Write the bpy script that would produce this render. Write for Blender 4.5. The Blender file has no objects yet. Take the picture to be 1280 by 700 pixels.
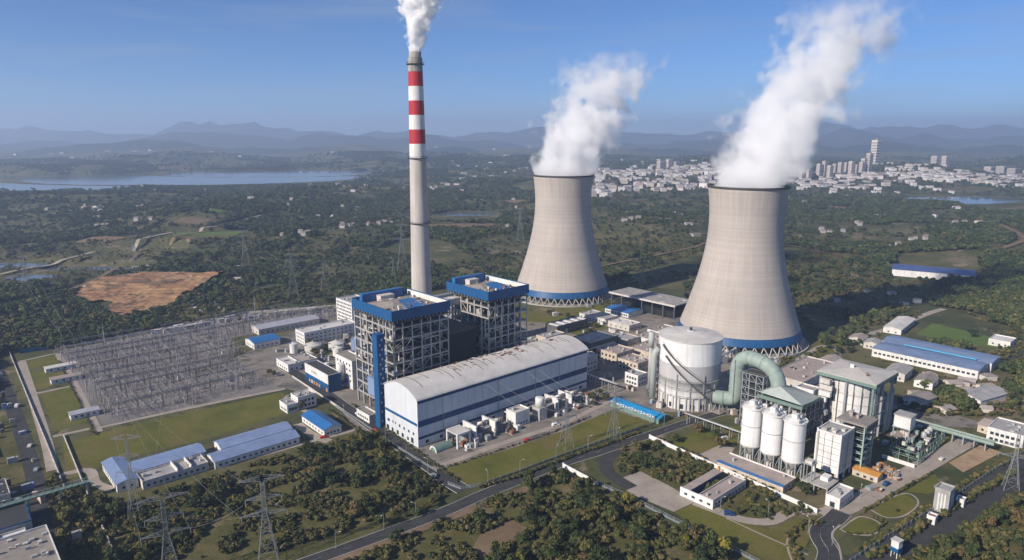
import bpy, math, random
from math import radians, sin, cos, pi, sqrt
from mathutils import Vector, noise as mnoise
R = random.Random(11)
S = bpy.context.scene
C = S.collection

# ------------------------------------------------------------------ camera, sky, sun, exposure
CAM_H = 180.0; PITCH = radians(11.9); FPX = 853.0
cam_d = bpy.data.cameras.new('camera'); cam = bpy.data.objects.new('camera', cam_d); C.objects.link(cam)
cam_d.sensor_width = 36.0; cam_d.lens = 36.0*FPX/1280.0; cam_d.clip_start = 1.0; cam_d.clip_end = 60000.0
cam.location = (0, 0, CAM_H); cam.rotation_euler = (radians(90)-PITCH, 0, 0)
S.camera = cam
SUN_EL = radians(30.0); SUN_DIR = radians(36.7)          # light travels towards this bearing in plan (from +x)
w = bpy.data.worlds.new('World'); S.world = w; w.use_nodes = True
nt = w.node_tree; nt.nodes.clear()
sky = nt.nodes.new('ShaderNodeTexSky'); sky.sky_type = 'NISHITA'; sky.sun_disc = False
sky.sun_elevation = SUN_EL; sky.altitude = 100; sky.air_density = 0.7; sky.dust_density = 0.0; sky.ozone_density = 10.0
sx, sy = -cos(SUN_DIR), -sin(SUN_DIR)                       # where the sun stands
sky.sun_rotation = math.atan2(sx, sy)
bg = nt.nodes.new('ShaderNodeBackground'); bg.inputs['Strength'].default_value = 0.084
wo = nt.nodes.new('ShaderNodeOutputWorld')
# thin cirrus all over the sky
tcw = nt.nodes.new('ShaderNodeTexCoord'); mpw = nt.nodes.new('ShaderNodeMapping'); mpw.inputs['Scale'].default_value = (1.6, 1.6, 16); mpw.inputs['Rotation'].default_value = (0.03, 0.05, 0)
nt.links.new(tcw.outputs['Generated'], mpw.inputs['Vector'])
nzw = nt.nodes.new('ShaderNodeTexNoise'); nzw.inputs['Scale'].default_value = 2.2; nzw.inputs['Detail'].default_value = 6; nt.links.new(mpw.outputs[0], nzw.inputs['Vector'])
rgw = nt.nodes.new('ShaderNodeMapRange'); rgw.inputs['From Min'].default_value = .52; rgw.inputs['From Max'].default_value = .78; rgw.inputs['To Max'].default_value = .32; nt.links.new(nzw.outputs['Fac'], rgw.inputs['Value'])
mxw = nt.nodes.new('ShaderNodeMix'); mxw.data_type = 'RGBA'; mxw.inputs[7].default_value = (3.6,3.9,4.5,1); nt.links.new(rgw.outputs[0], mxw.inputs['Factor']); nt.links.new(sky.outputs[0], mxw.inputs[6])
nt.links.new(mxw.outputs[2], bg.inputs['Color']); nt.links.new(bg.outputs[0], wo.inputs['Surface'])
sun_d = bpy.data.lights.new('sun', 'SUN'); sun_d.energy = 4.8; sun_d.angle = radians(0.5); sun_d.color = (1.0, 0.90, 0.78)
sun = bpy.data.objects.new('sun', sun_d); C.objects.link(sun)
sun.rotation_euler = Vector((cos(SUN_DIR)*cos(SUN_EL), sin(SUN_DIR)*cos(SUN_EL), -sin(SUN_EL))).to_track_quat('-Z', 'Y').to_euler()
S.view_settings.view_transform = 'Standard'; S.view_settings.look = 'None'; S.view_settings.gamma = 1.0
S.view_settings.exposure = 0.42; S.view_settings.use_curve_mapping = False
S.cycles.max_bounces = 14; S.cycles.diffuse_bounces = 2; S.cycles.glossy_bounces = 2; S.cycles.transmission_bounces = 2
S.cycles.use_adaptive_sampling = True; S.cycles.adaptive_threshold = 0.025; S.cycles.volume_bounces = 14; S.cycles.transparent_max_bounces = 8

# ------------------------------------------------------------------ survey: plan of the site
TH = radians(41.8); E1 = (cos(TH), sin(TH)); E2 = (-sin(TH), cos(TH)); ORG = (-55.2, 373.5)
def W(a, b, z=0.0):                                          # plant grid (a along the turbine hall, b across) to world
    return Vector((ORG[0]+a*E1[0]+b*E2[0], ORG[1]+a*E1[1]+b*E2[1], z))
def G(u, v, z=0.0):                                          # surveyed photo mark to a point on level ground
    a = (u-640)/FPX; b = -(v-350)/FPX; c, s = cos(PITCH), sin(PITCH)
    t = (z-CAM_H)/(-s+b*c)
    return Vector((a*t, (c+b*s)*t, z))
def inview(x, y, z=0, m=90):
    c, s = cos(PITCH), sin(PITCH); zz = z-CAM_H
    dep = y*c-zz*s
    if dep < 5: return False
    u = 640+FPX*x/dep; v = 350-FPX*(y*s+zz*c)/dep
    return -m < u < 1280+m and -m < v < 700+m

OPEN = {}                                                      # open spots (yards, tracks, plots) where no tree grows
def keep_open(x, y, r):
    for i in range(int((x-r)//50), int((x+r)//50)+1):
        for j in range(int((y-r)//50), int((y+r)//50)+1): OPEN.setdefault((i, j), []).append((x, y, r*r))
def is_open(x, y): return any((x-a)**2+(y-b)**2 < r for a, b, r in OPEN.get((int(x//50), int(y//50)), ()))
# ------------------------------------------------------------------ helpers
def col3(c): return (c[0], c[1], c[2], 1.0)
def sstep(a, b, x):
    t = min(1, max(0, (x-a)/(b-a))); return t*t*(3-2*t)
MATS = {}
def mat(name, c, rough=0.8, var=0.16, scale=0.25, metal=0.0, streak=0.0, bump=0.0, rnd=0.0, spec=0.3):
    """paint, metal, concrete: base colour with weathering noise in world space"""
    if name in MATS: return MATS[name]
    m = bpy.data.materials.new(name); m.use_nodes = True; n = m.node_tree.nodes; l = m.node_tree.links
    b = n['Principled BSDF']; b.inputs['Roughness'].default_value = rough; b.inputs['Metallic'].default_value = metal
    b.inputs['Specular IOR Level'].default_value = spec
    g = n.new('ShaderNodeNewGeometry')
    t = n.new('ShaderNodeTexNoise'); t.inputs['Scale'].default_value = scale; t.inputs['Detail'].default_value = 6
    t.inputs['Roughness'].default_value = 0.65
    l.new(g.outputs['Position'], t.inputs['Vector'])
    r = n.new('ShaderNodeMapRange'); r.inputs['From Min'].default_value = 0.3; r.inputs['From Max'].default_value = 0.7
    r.inputs['To Min'].default_value = 1-var; r.inputs['To Max'].default_value = 1+var*0.6
    l.new(t.outputs['Fac'], r.inputs['Value'])
    fac = r.outputs[0]
    if streak:
        mp = n.new('ShaderNodeMapping'); mp.inputs['Scale'].default_value = (0.9, 0.9, 0.04)
        l.new(g.outputs['Position'], mp.inputs['Vector'])
        t2 = n.new('ShaderNodeTexNoise'); t2.inputs['Scale'].default_value = 0.6; t2.inputs['Detail'].default_value = 4
        l.new(mp.outputs[0], t2.inputs['Vector'])
        r2 = n.new('ShaderNodeMapRange'); r2.inputs['From Min'].default_value = 0.35; r2.inputs['From Max'].default_value = 0.65
        r2.inputs['To Min'].default_value = 1-streak; r2.inputs['To Max'].default_value = 1.03
        l.new(t2.outputs['Fac'], r2.inputs['Value'])
        mm = n.new('ShaderNodeMath'); mm.operation = 'MULTIPLY'; l.new(fac, mm.inputs[0]); l.new(r2.outputs[0], mm.inputs[1]); fac = mm.outputs[0]
    if rnd:
        oi = n.new('ShaderNodeObjectInfo'); r3 = n.new('ShaderNodeMapRange'); r3.inputs['To Min'].default_value = 1-rnd; r3.inputs['To Max'].default_value = 1+rnd*0.5
        l.new(oi.outputs['Random'], r3.inputs['Value'])
        mm = n.new('ShaderNodeMath'); mm.operation = 'MULTIPLY'; l.new(fac, mm.inputs[0]); l.new(r3.outputs[0], mm.inputs[1]); fac = mm.outputs[0]
    vm = n.new('ShaderNodeVectorMath'); vm.operation = 'SCALE'; vm.inputs[0].default_value = c
    l.new(fac, vm.inputs['Scale']); l.new(vm.outputs[0], b.inputs['Base Color'])
    if bump:
        bp = n.new('ShaderNodeBump'); bp.inputs['Strength'].default_value = bump; bp.inputs['Distance'].default_value = 0.3
        t3 = n.new('ShaderNodeTexNoise'); t3.inputs['Scale'].default_value = 1.5; l.new(g.outputs['Position'], t3.inputs['Vector'])
        l.new(t3.outputs['Fac'], bp.inputs['Height']); l.new(bp.outputs[0], b.inputs['Normal'])
    MATS[name] = m
    return m
def rampmat(name, layers, rough=0.95, bump=0.0, rnd=False):
    """layers: list of (scale, [(pos, colour)...], detail) ; further layers: (scale, colour, lo, hi, detail) patches over it"""
    m = bpy.data.materials.new(name); m.use_nodes = True; n = m.node_tree.nodes; l = m.node_tree.links
    b = n['Principled BSDF']; b.inputs['Roughness'].default_value = rough; b.inputs['Specular IOR Level'].default_value = 0.15
    g = n.new('ShaderNodeNewGeometry'); pos = g.outputs['Position']
    sc, stops, det = layers[0]
    t = n.new('ShaderNodeTexNoise'); t.inputs['Scale'].default_value = sc; t.inputs['Detail'].default_value = det; t.inputs['Roughness'].default_value = 0.7
    l.new(pos, t.inputs['Vector'])
    cr = n.new('ShaderNodeValToRGB'); e = cr.color_ramp.elements
    while len(e) < len(stops): e.new(0.5)
    for k, (p, c) in enumerate(stops): e[k].position = p; e[k].color = col3(c)
    l.new(t.outputs['Fac'], cr.inputs[0]); out = cr.outputs[0]
    for sc, c, lo, hi, det in layers[1:]:
        t = n.new('ShaderNodeTexNoise'); t.inputs['Scale'].default_value = sc; t.inputs['Detail'].default_value = det; t.inputs['Roughness'].default_value = 0.62
        of = n.new('ShaderNodeVectorMath'); of.operation = 'ADD'; of.inputs[1].default_value = (sc*7e4 % 311, sc*3e4 % 177, 5)
        l.new(pos, of.inputs[0]); l.new(of.outputs[0], t.inputs['Vector'])
        r = n.new('ShaderNodeMapRange'); r.inputs['From Min'].default_value = lo; r.inputs['From Max'].default_value = hi
        l.new(t.outputs['Fac'], r.inputs['Value'])
        mx = n.new('ShaderNodeMix'); mx.data_type = 'RGBA'; l.new(r.outputs[0], mx.inputs['Factor']); l.new(out, mx.inputs[6]); mx.inputs[7].default_value = col3(c)
        out = mx.outputs[2]
    l.new(out, b.inputs['Base Color'])
    if bump:
        bp = n.new('ShaderNodeBump'); bp.inputs['Strength'].default_value = bump; bp.inputs['Distance'].default_value = 0.5
        t3 = n.new('ShaderNodeTexNoise'); t3.inputs['Scale'].default_value = 0.8; t3.inputs['Detail'].default_value = 5; l.new(pos, t3.inputs['Vector'])
        l.new(t3.outputs['Fac'], bp.inputs['Height']); l.new(bp.outputs[0], b.inputs['Normal'])
    MATS[name] = m
    return m

class MB:
    def __init__(s): s.v = []; s.f = []; s.mi = []; s.m = 0
    def add(s, vs, fs):
        o = len(s.v); s.v += [tuple(p) for p in vs]; s.f += [tuple(i+o for i in f) for f in fs]; s.mi += [s.m]*len(fs); return s
    def box(s, x0, y0, z0, x1, y1, z1):
        return s.add([(x0,y0,z0),(x1,y0,z0),(x1,y1,z0),(x0,y1,z0),(x0,y0,z1),(x1,y0,z1),(x1,y1,z1),(x0,y1,z1)],
                     [(3,2,1,0),(4,5,6,7),(0,1,5,4),(1,2,6,5),(2,3,7,6),(3,0,4,7)])
    def bar(s, p, q, w, h=None):
        p = Vector(p); q = Vector(q); h = h or w; d = (q-p)
        if d.length < 1e-6: return s
        d.normalize(); up = Vector((0,0,1)) if abs(d.z) < 0.95 else Vector((1,0,0))
        x = d.cross(up).normalized()*w/2; y = d.cross(x).normalized()*h/2
        return s.add([p-x-y,p+x-y,p+x+y,p-x+y,q-x-y,q+x-y,q+x+y,q-x+y], [(3,2,1,0),(4,5,6,7),(0,1,5,4),(1,2,6,5),(2,3,7,6),(3,0,4,7)])
    def tube(s, pts, r, n=8, cap=True):
        pts = [Vector(p) for p in pts]; rs = r if isinstance(r, (list, tuple)) else [r]*len(pts); o = len(s.v); vs = []; fs = []
        px = None
        for i, p in enumerate(pts):
            d = (pts[min(i+1, len(pts)-1)]-pts[max(i-1, 0)]).normalized()
            if px is None: px = d.cross(Vector((0,0,1)) if abs(d.z) < 0.9 else Vector((1,0,0))).normalized()
            x = (px-d*px.dot(d)).normalized(); px = x; y = d.cross(x)
            for k in range(n): vs.append(p+(x*cos(2*pi*k/n)+y*sin(2*pi*k/n))*rs[i])
        for i in range(len(pts)-1):
            for k in range(n): fs.append((i*n+k, i*n+(k+1) % n, (i+1)*n+(k+1) % n, (i+1)*n+k))
        if cap: fs += [tuple(range(n-1, -1, -1)), tuple((len(pts)-1)*n+k for k in range(n))]
        return s.add(vs, fs)
    def lathe(s, prof, n=24, cx=0, cy=0, cap=True):
        vs = []; fs = []
        for r, z in prof:
            for k in range(n): vs.append((cx+r*cos(2*pi*k/n), cy+r*sin(2*pi*k/n), z))
        for i in range(len(prof)-1):
            for k in range(n): fs.append((i*n+k, i*n+(k+1) % n, (i+1)*n+(k+1) % n, (i+1)*n+k))
        if cap: fs += [tuple(range(n-1, -1, -1)), tuple((len(prof)-1)*n+k for k in range(n))]
        return s.add(vs, fs)
    def prism(s, poly, z0, z1):
        n = len(poly); vs = [(p[0],p[1],z0) for p in poly]+[(p[0],p[1],z1) for p in poly]
        return s.add(vs, [tuple(range(n-1,-1,-1)), tuple(range(n,2*n))]+[(k,(k+1) % n,n+(k+1) % n,n+k) for k in range(n)])
    def extr(s, prof, x0, x1, axis='x'):                       # closed profile (p, z) swept along x or y
        n = len(prof)
        f = (lambda p, t: (t, p[0], p[1])) if axis == 'x' else (lambda p, t: (p[0], t, p[1]))
        vs = [f(p, x0) for p in prof]+[f(p, x1) for p in prof]
        return s.add(vs, [tuple(range(n-1,-1,-1)), tuple(range(n,2*n))]+[(k,(k+1) % n,n+(k+1) % n,n+k) for k in range(n)])
    def mesh(s, name, mats, smooth=False):
        me = bpy.data.meshes.new(name); me.from_pydata(s.v, [], s.f)
        for m in (mats if isinstance(mats, (list, tuple)) else [mats]): me.materials.append(MATS[m])
        me.polygons.foreach_set('material_index', s.mi)
        if smooth: me.polygons.foreach_set('use_smooth', [True]*len(s.f))
        me.update(); return me
    def build(s, name, mats, parent=None, loc=(0,0,0), rz=0.0, smooth=False):
        return place(name, s.mesh(name, mats, smooth), parent, loc, rz)
def place(name, me, parent=None, loc=(0,0,0), rz=0.0, sc=None):
    o = bpy.data.objects.new(name, me); C.objects.link(o); o.location = loc
    if rz: o.rotation_euler = (0,0,rz)
    if sc is not None: o.scale = sc if isinstance(sc, (tuple, list)) else (sc,)*3
    if parent: o.parent = parent
    return o
def tag(o, label=None, cat=None, group=None, kind=None):
    if label: o['label'] = label
    if cat: o['category'] = cat
    if group: o['group'] = group
    if kind: o['kind'] = kind
    return o
def thing(name, label, cat, loc=(0,0,0), rz=0.0, group=None, sc=None):
    return tag(place(name, None, None, loc, rz, sc), label, cat, group)
UNIT = {}
def piece(name, parent, m, x0, y0, z0, x1, y1, z1):          # one box-shaped part sharing mesh data
    if m not in UNIT: UNIT[m] = MB().box(-.5,-.5,-.5,.5,.5,.5).mesh('piece_'+m, m)
    o = bpy.data.objects.new(name, UNIT[m]); C.objects.link(o); o.parent = parent
    o.location = ((x0+x1)/2, (y0+y1)/2, (z0+z1)/2); o.scale = (abs(x1-x0), abs(y1-y0), abs(z1-z0)); return o
def strut(name, parent, m, p, q, wd, hd=None):                # one straight bar part sharing mesh data
    if m not in UNIT: UNIT[m] = MB().box(-.5,-.5,-.5,.5,.5,.5).mesh('piece_'+m, m)
    p = Vector(p); q = Vector(q); d = q-p
    o = bpy.data.objects.new(name, UNIT[m]); C.objects.link(o); o.parent = parent
    o.location = (p+q)/2; o.rotation_mode = 'QUATERNION'; o.rotation_quaternion = d.to_track_quat('Z', 'Y'); o.scale = (wd, hd or wd, d.length); return o
def copy_tree(o, parent=None):
    c = o.copy(); C.objects.link(c)
    if parent: c.parent = parent
    for ch in o.children: copy_tree(ch, c)
    return c

# ------------------------------------------------------------------ materials
mat('white', (.71,.695,.67), .6, .14, .15, streak=.14)
mat('white_clean', (.76,.755,.74), .5, .10, .15, streak=.13)
mat('offwhite', (.58,.545,.50), .7, .18, .15, streak=.15)
mat('cream', (.55,.47,.38), .8, .2, .2, streak=.15)
mat('bluewall', (.42,.50,.60), .5, .08, .06, streak=.06)
mat('blue', (.014,.088,.23), .45, .14, .12, streak=.12)
mat('navy', (.012,.05,.16), .5, .15, .1)
mat('blueroof', (.03,.14,.36), .4, .16, .12)
mat('paleblue', (.22,.29,.45), .45, .18, .15, rnd=.1)
mat('cyanroof', (.015,.24,.50), .4, .18, .12)
mat('skylight', (.12,.45,.70), .3, .12, .2)
mat('concrete', (.42,.40,.36), .9, .2, .2, streak=.1)
mat('roofgrey', (.36,.35,.34), .85, .25, .18)
mat('rooflight', (.60,.57,.53), .7, .20, .10)
mat('roofbrown', (.27,.24,.21), .9, .25, .2)
mat('roofpink', (.36,.30,.27), .9, .22, .15)
mat('rooflilac', (.38,.38,.42), .6, .2, .15)
mat('stain', (.10,.07,.05), .9, .3, .4)
mat('steel', (.40,.39,.37), .6, .15, .3, .1)
mat('steel_dark', (.065,.063,.06), .6, .25, .3, .1)
mat('galv', (.33,.35,.35), .5, .12, .3, .2)
mat('insul', (.19,.15,.14), .4, .2, .5)
mat('duct', (.29,.36,.32), .6, .18, .25, streak=.12)
mat('greensteel', (.16,.24,.20), .6, .2, .3)
mat('glass', (.03,.04,.05), .15, .2, .5, spec=.5)
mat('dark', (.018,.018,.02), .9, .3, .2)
mat('furnace', (.030,.029,.028), .9, .4, .15)
mat('deck', (.22,.20,.18), .9, .3, .2)
mat('orange', (.55,.26,.06), .7, .2, .3)
mat('red', (.42,.025,.035), .6, .12, .2, streak=.08)
mat('rust', (.22,.10,.06), .9, .35, .4)
mat('yellow', (.60,.45,.05), .6, .1, .3)
mat('wire', (.25,.25,.26), .6, .05, .3)
mat('wire_light', (.34,.33,.32), .6, .05, .3)
mat('bark', (.07,.05,.035), .95, .25, .8)
mat('kerb', (.40,.38,.35), .9, .15, .5)
mat('paint', (.75,.75,.72), .8, .2, .8)
mat('town_white', (.64,.62,.60), .8, .2, .03, rnd=.35)
mat('town_cream', (.58,.52,.46), .8, .1, .02, rnd=.25)
mat('town_roof', (.34,.29,.27), .8, .15, .02, rnd=.3)

# ------------------------------------------------------------------ ground, terrain, water, far hills
def in_ell(x, y, cx, cy, rx, ry): return ((x-cx)/rx)**2+((y-cy)/ry)**2
LAKE = [(-2700,2760,2000,470),(-1400,3050,700,430),(-1200,3420,500,300),(-900,3560,380,130)]
POND = [(1330,1980,190,115)]+[(p.x, p.y, rx, ry) for p, rx, ry in ((G(38,346),34,22),(G(118,334),60,20),(G(165,318),70,26),(G(585,267),70,38),(G(252,301),60,24),(G(300,298),44,22),(G(22,330),46,20))]
def hgt(x, y):
    r = sstep(820, 1400, y+max(0, abs(x)-500)*0.3)
    h = 0.0
    if r > 0:
        n1 = mnoise.noise(Vector((x/330, y/330, 0.3))); n2 = mnoise.noise(Vector((x/900+7, y/900, 1.3))); n3 = mnoise.noise(Vector((x/140, y/140, 4.3)))
        h = r*(max(0, n1*0.8+n2*0.7+0.15)*54+n3*5+1.5)
    left = sstep(-250, -700, x)*sstep(1250, 1650, y)*(1-sstep(1900, 2250, y))
    h += left*max(0, 10+26*mnoise.noise(Vector((x/300, y/330, 9.1))))
    far = sstep(3200, 6500, y)
    h += far*max(0, mnoise.noise(Vector((x/1100, y/1100, 2.2)))+.35)*55
    for e in LAKE+POND:
        d = in_ell(x, y, *e)
        if d < 2.2: h = h*sstep(1.0, 2.2, d)-5*(1-sstep(0.8, 1.15, d))
    return h
xs = []; ys = []
y = -600.0
while y < 17000:
    ys.append(y); y += 60 if y < 600 else max(28, y*0.018)
NX = 230
rampmat('ground', [(0.010, [(.30,(.038,.048,.020)),(.45,(.066,.074,.030)),(.55,(.105,.100,.044)),(.66,(.18,.145,.09))], 10),
                   (0.0045, (.12,.112,.050), .55, .60, 8), (0.03, (.24,.19,.13), .60, .67, 6), (0.0016, (.040,.050,.022), .55, .62, 7), (0.12, (.045,.050,.022), .56, .66, 4)], bump=.4)
rampmat('grass', [(0.05, [(.3,(.074,.084,.017)),(.5,(.118,.118,.023)),(.7,(.160,.136,.036))], 10), (0.025, (.155,.115,.05), .53, .66, 7), (0.15, (.16,.125,.065), .62, .72, 5), (.9, (.075,.082,.022), .55, .75, 3)], bump=.3)
rampmat('scrub', [(0.06, [(.3,(.058,.062,.020)),(.5,(.098,.092,.032)),(.7,(.155,.125,.060))], 9), (0.03, (.21,.155,.095), .56, .66, 6), (0.25, (.06,.065,.022), .54, .7, 4)], bump=.5)
rampmat('field', [(0.02, [(.3,(.075,.125,.026)),(.6,(.105,.155,.036)),(.8,(.135,.15,.05))], 6)], bump=.2)
rampmat('asphalt', [(0.15, [(.3,(.040,.040,.042)),(.6,(.060,.060,.060)),(.75,(.085,.08,.075))], 7)])
rampmat('paving', [(0.08, [(.3,(.28,.24,.20)),(.55,(.36,.31,.26)),(.75,(.42,.36,.30))], 8), (.3, (.20,.17,.14), .58, .75, 5)])
rampmat('yard', [(0.06, [(.3,(.15,.135,.12)),(.5,(.22,.195,.17)),(.7,(.31,.27,.23))], 9), (.10, (.085,.085,.045), .56, .66, 6), (.035, (.10,.095,.09), .56, .66, 5)], bump=.2)
rampmat('gravel', [(0.04, [(.3,(.17,.155,.145)),(.55,(.22,.20,.19)),(.75,(.27,.245,.225))], 9), (.6, (.14,.13,.13), .55, .72, 4), (.03, (.12,.115,.085), .58, .72, 5)], bump=.4)
rampmat('earth', [(0.02, [(.25,(.17,.085,.05)),(.42,(.27,.14,.07)),(.58,(.42,.25,.12)),(.75,(.36,.26,.16))], 10), (.035, (.16,.10,.06), .52, .60, 7), (.1, (.42,.33,.22), .60, .68, 6), (.05, (.10,.10,.04), .64, .70, 5)], bump=.6)
rampmat('soil', [(0.05, [(.3,(.13,.09,.055)),(.6,(.21,.15,.095)),(.8,(.27,.20,.13))], 7)], bump=.3)
rampmat('forestfar', [(0.0025, [(.3,(.022,.030,.016)),(.55,(.035,.044,.022)),(.72,(.07,.066,.036))], 9), (.006, (.15,.11,.08), .66, .72, 4)])
vs = []; fs = []
for y in ys:
    half = max(900, (y+400)*0.95+500)
    for i in range(NX):
        t = i/(NX-1)*2-1; x = half*t
        vs.append((x, y, hgt(x, y) if y > 700 else 0.0))
for j in range(len(ys)-1):
    for i in range(NX-1):
        k = j*NX+i; fs.append((k, k+1, k+NX+1, k+NX))
gm = MB(); gm.add(vs, fs)
tag(gm.build('ground', 'ground', smooth=True), kind='structure')

m = bpy.data.materials.new('water'); m.use_nodes = True; b = m.node_tree.nodes['Principled BSDF']
b.inputs['Base Color'].default_value = (.11,.12,.12,1); b.inputs['Roughness'].default_value = .08; b.inputs['IOR'].default_value = 1.33
t = m.node_tree.nodes.new('ShaderNodeTexNoise'); t.inputs['Scale'].default_value = .15; g = m.node_tree.nodes.new('ShaderNodeNewGeometry')
bp = m.node_tree.nodes.new('ShaderNodeBump'); bp.inputs['Strength'].default_value = .25; bp.inputs['Distance'].default_value = .4
m.node_tree.links.new(g.outputs['Position'], t.inputs['Vector']); m.node_tree.links.new(t.outputs['Fac'], bp.inputs['Height']); m.node_tree.links.new(bp.outputs[0], b.inputs['Normal'])
MATS['water'] = m
rampmat('slab', [(0.07, [(.3,(.26,.17,.10)),(.55,(.38,.27,.17)),(.75,(.44,.34,.24))], 8), (.2, (.22,.17,.13), .58, .7, 5)])
def sheet(name, pts, m, z, kind='structure', parent=None):
    s = MB(); s.add([(p[0], p[1], z) for p in pts], [tuple(range(len(pts)))])
    o = s.build(name, m, parent); return tag(o, kind=kind) if parent is None else o
sheet('lake', [(-4900,1900),(200,1900),(500,4000),(-4200,4000)], 'water', -1.0)
for e in POND:
    for q in range(4): keep_open(e[0], e[1]-e[3]*(.6+q*.7), e[2]*1.15)
    sheet('pond', [(e[0]-e[2]*1.3, e[1]-e[3]*1.3),(e[0]+e[2]*1.3, e[1]-e[3]*1.3),(e[0]+e[2]*1.3, e[1]+e[3]*1.3),(e[0]-e[2]*1.3, e[1]+e[3]*1.3)], 'water', -1.05)
def pxsheet(name, px, m, z): return sheet(name, [G(u, v) for u, v in px], m, z)
def absheet(name, ab, m, z): return sheet(name, [W(a, b) for a, b in ab], m, z)

def ridge(name, y0, x0, x1, base, prof, depth, seed, n=170, rows=14):
    s = MB(); vs = []; fs = []
    for j in range(rows):
        q = j/(rows-1)
        for i in range(n):
            x = x0+(x1-x0)*i/(n-1)
            top = prof(x)
            e = sin(pi*q)**1.2
            hh = top*e*(0.72+0.5*mnoise.fractal(Vector((x/900, q*2.2+seed, seed*3.1)), 1.0, 2.0, 5))-8
            vs.append((x, y0+depth*(q-.5)+120*mnoise.noise(Vector((x/700, q*3, seed))), base+hh))
    for j in range(rows-1):
        for i in range(n-1): k = j*n+i; fs.append((k, k+1, k+n+1, k+n))
    s.add(vs, fs); return tag(s.build(name, 'forestfar', smooth=True), kind='structure')
def fb(x, k, sd): return mnoise.fractal(Vector((x/k, sd, sd*1.7)), 1.0, 2.0, 5)
ridge('hills', 12800, -12500, 12500, 0, lambda x: 345+170*fb(x, 2100, 3.1)+95*math.exp(-((x+6100)/1300)**2)+60*math.exp(-((x-9000)/1500)**2), 2600, 1.0)
ridge('hills', 9300, -9200, 9200, 0, lambda x: 190+190*fb(x, 1300, 8.4)+60*math.exp(-((x-4200)/1500)**2), 1900, 2.0)
ridge('hills', 6900, -6900, 7000, 0, lambda x: 80+110*fb(x, 900, 5.2)+60*sstep(2000, 5000, x), 1500, 3.0)
ridge('headland', 3980, -4200, -500, -6, lambda x: 38+26*fb(x, 420, 6.6), 420, 4.0, 120, 10)

# site surfaces, each layer a little above the one below
absheet('yard', [(-8,-38),(150,-60),(290,-225),(300,-60),(330,30),(400,60),(360,160),(150,200),(130,330),(-22,240),(-20,150),(0,105),(-12,60)], 'yard', .03)
absheet('switchyard_gravel', [(-132,161),(-124,360),(0,368),(40,372),(132,330),(85,300),(0,300),(-22,245),(-20,145)], 'gravel', .06)
pxsheet('grass', [(85,600),(78,556),(130,540),(352,490),(370,502),(348,520),(262,548),(150,574),(110,590)], 'grass', .05)
pxsheet('grass', [(26,452),(70,444),(80,458),(34,462)], 'grass', .05)
pxsheet('grass', [(36,466),(80,459),(92,474),(45,488)], 'grass', .05)
pxsheet('grass', [(50,490),(90,482),(114,524),(68,540)], 'grass', .05)
pxsheet('grass', [(546,588),(640,560),(706,538),(765,512),(812,528),(770,545),(700,570),(640,592),(598,604),(566,604)], 'grass', .05)
pxsheet('grass', [(836,560),(846,548),(878,536),(930,532),(938,548),(905,556),(880,566),(860,566)], 'grass', .05)
pxsheet('grass', [(842,640),(868,630),(905,644),(960,662),(1002,648),(1024,654),(1012,672),(1000,700),(930,700),(905,682)], 'grass', .05)
pxsheet('grass', [(1086,636),(1130,617),(1148,628),(1132,644),(1108,647)], 'grass', .06)
pxsheet('grass', [(1132,614),(1168,592),(1180,612),(1160,618)], 'grass', .06)
pxsheet('grass', [(1050,662),(1075,646),(1100,655),(1092,668),(1065,668)], 'grass', .06)
pxsheet('grass', [(640,392),(700,386),(766,376),(778,386),(742,398),(700,404),(650,402)], 'grass', .06)
pxsheet('grass', [(700,414),(722,404),(752,404),(762,410),(730,420)], 'grass', .06)
pxsheet('grass', [(984,458),(1006,440),(1040,418),(1062,430),(1046,436),(1010,456)], 'grass', .06)
pxsheet('grass', [(388,438),(410,430),(420,440),(396,448)], 'grass', .07)
pxsheet('grass', [(1128,548),(1150,535),(1200,540),(1190,552),(1160,556)], 'grass', .07)
pxsheet('field', [(1145,418),(1166,404),(1252,424),(1244,435)], 'field', .05)
pxsheet('field', [(470,318),(512,308),(560,312),(585,322),(540,332),(490,328)], 'field', .05)
pxsheet('bare_soil', [(552,331),(572,327),(594,330),(586,335),(560,335)], 'soil', .07)
ep = [tuple(G(u, v))[:2] for u, v in [(84,372),(110,362),(140,355),(205,346),(262,342),(286,346),(266,356),(226,372),(205,386),(180,398),(150,398),(136,392),(140,380),(100,380)]]
def inpoly(x, y, poly):
    c = False; n = len(poly)
    for i in range(n):
        x0, y0 = poly[i]; x1, y1 = poly[i-1]
        if (y0 > y) != (y1 > y) and x < (x1-x0)*(y-y0)/(y1-y0)+x0: c = not c
    return c
ex0, ex1 = min(p[0] for p in ep), max(p[0] for p in ep); ey0, ey1 = min(p[1] for p in ep), max(p[1] for p in ep); NE = 90; evs = []; efs = []
for j_ in range(NE):
    for i_ in range(NE):
        x = ex0+(ex1-ex0)*i_/(NE-1); y = ey0+(ey1-ey0)*j_/(NE-1)
        q = (y-ey0)/(ey1-ey0)*9+2.5*mnoise.noise(Vector((x/60, y/60, 1)))                    # cut in terraces, higher at the back
        evs.append((x, y, .12+(math.floor(q)+sstep(.7, 1, q-math.floor(q)))*1.5*min(1, max(0, (y-ey0)/40))*(1-sstep(ey1-45, ey1-8, y))+1.6*abs(mnoise.noise(Vector((x/9, y/9, 2))))))
for j_ in range(NE-1):
    for i_ in range(NE-1):
        c = evs[j_*NE+i_]
        if inpoly(c[0]+9*mnoise.noise(Vector((c[0]/14, c[1]/14, 5))), c[1]+9*mnoise.noise(Vector((c[0]/14, c[1]/14, 8))), ep): k = j_*NE+i_; efs.append((k, k+1, k+NE+1, k+NE))
em = MB(); em.add(evs, efs); tag(em.build('bare_earth', 'earth'), kind='structure')
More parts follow.
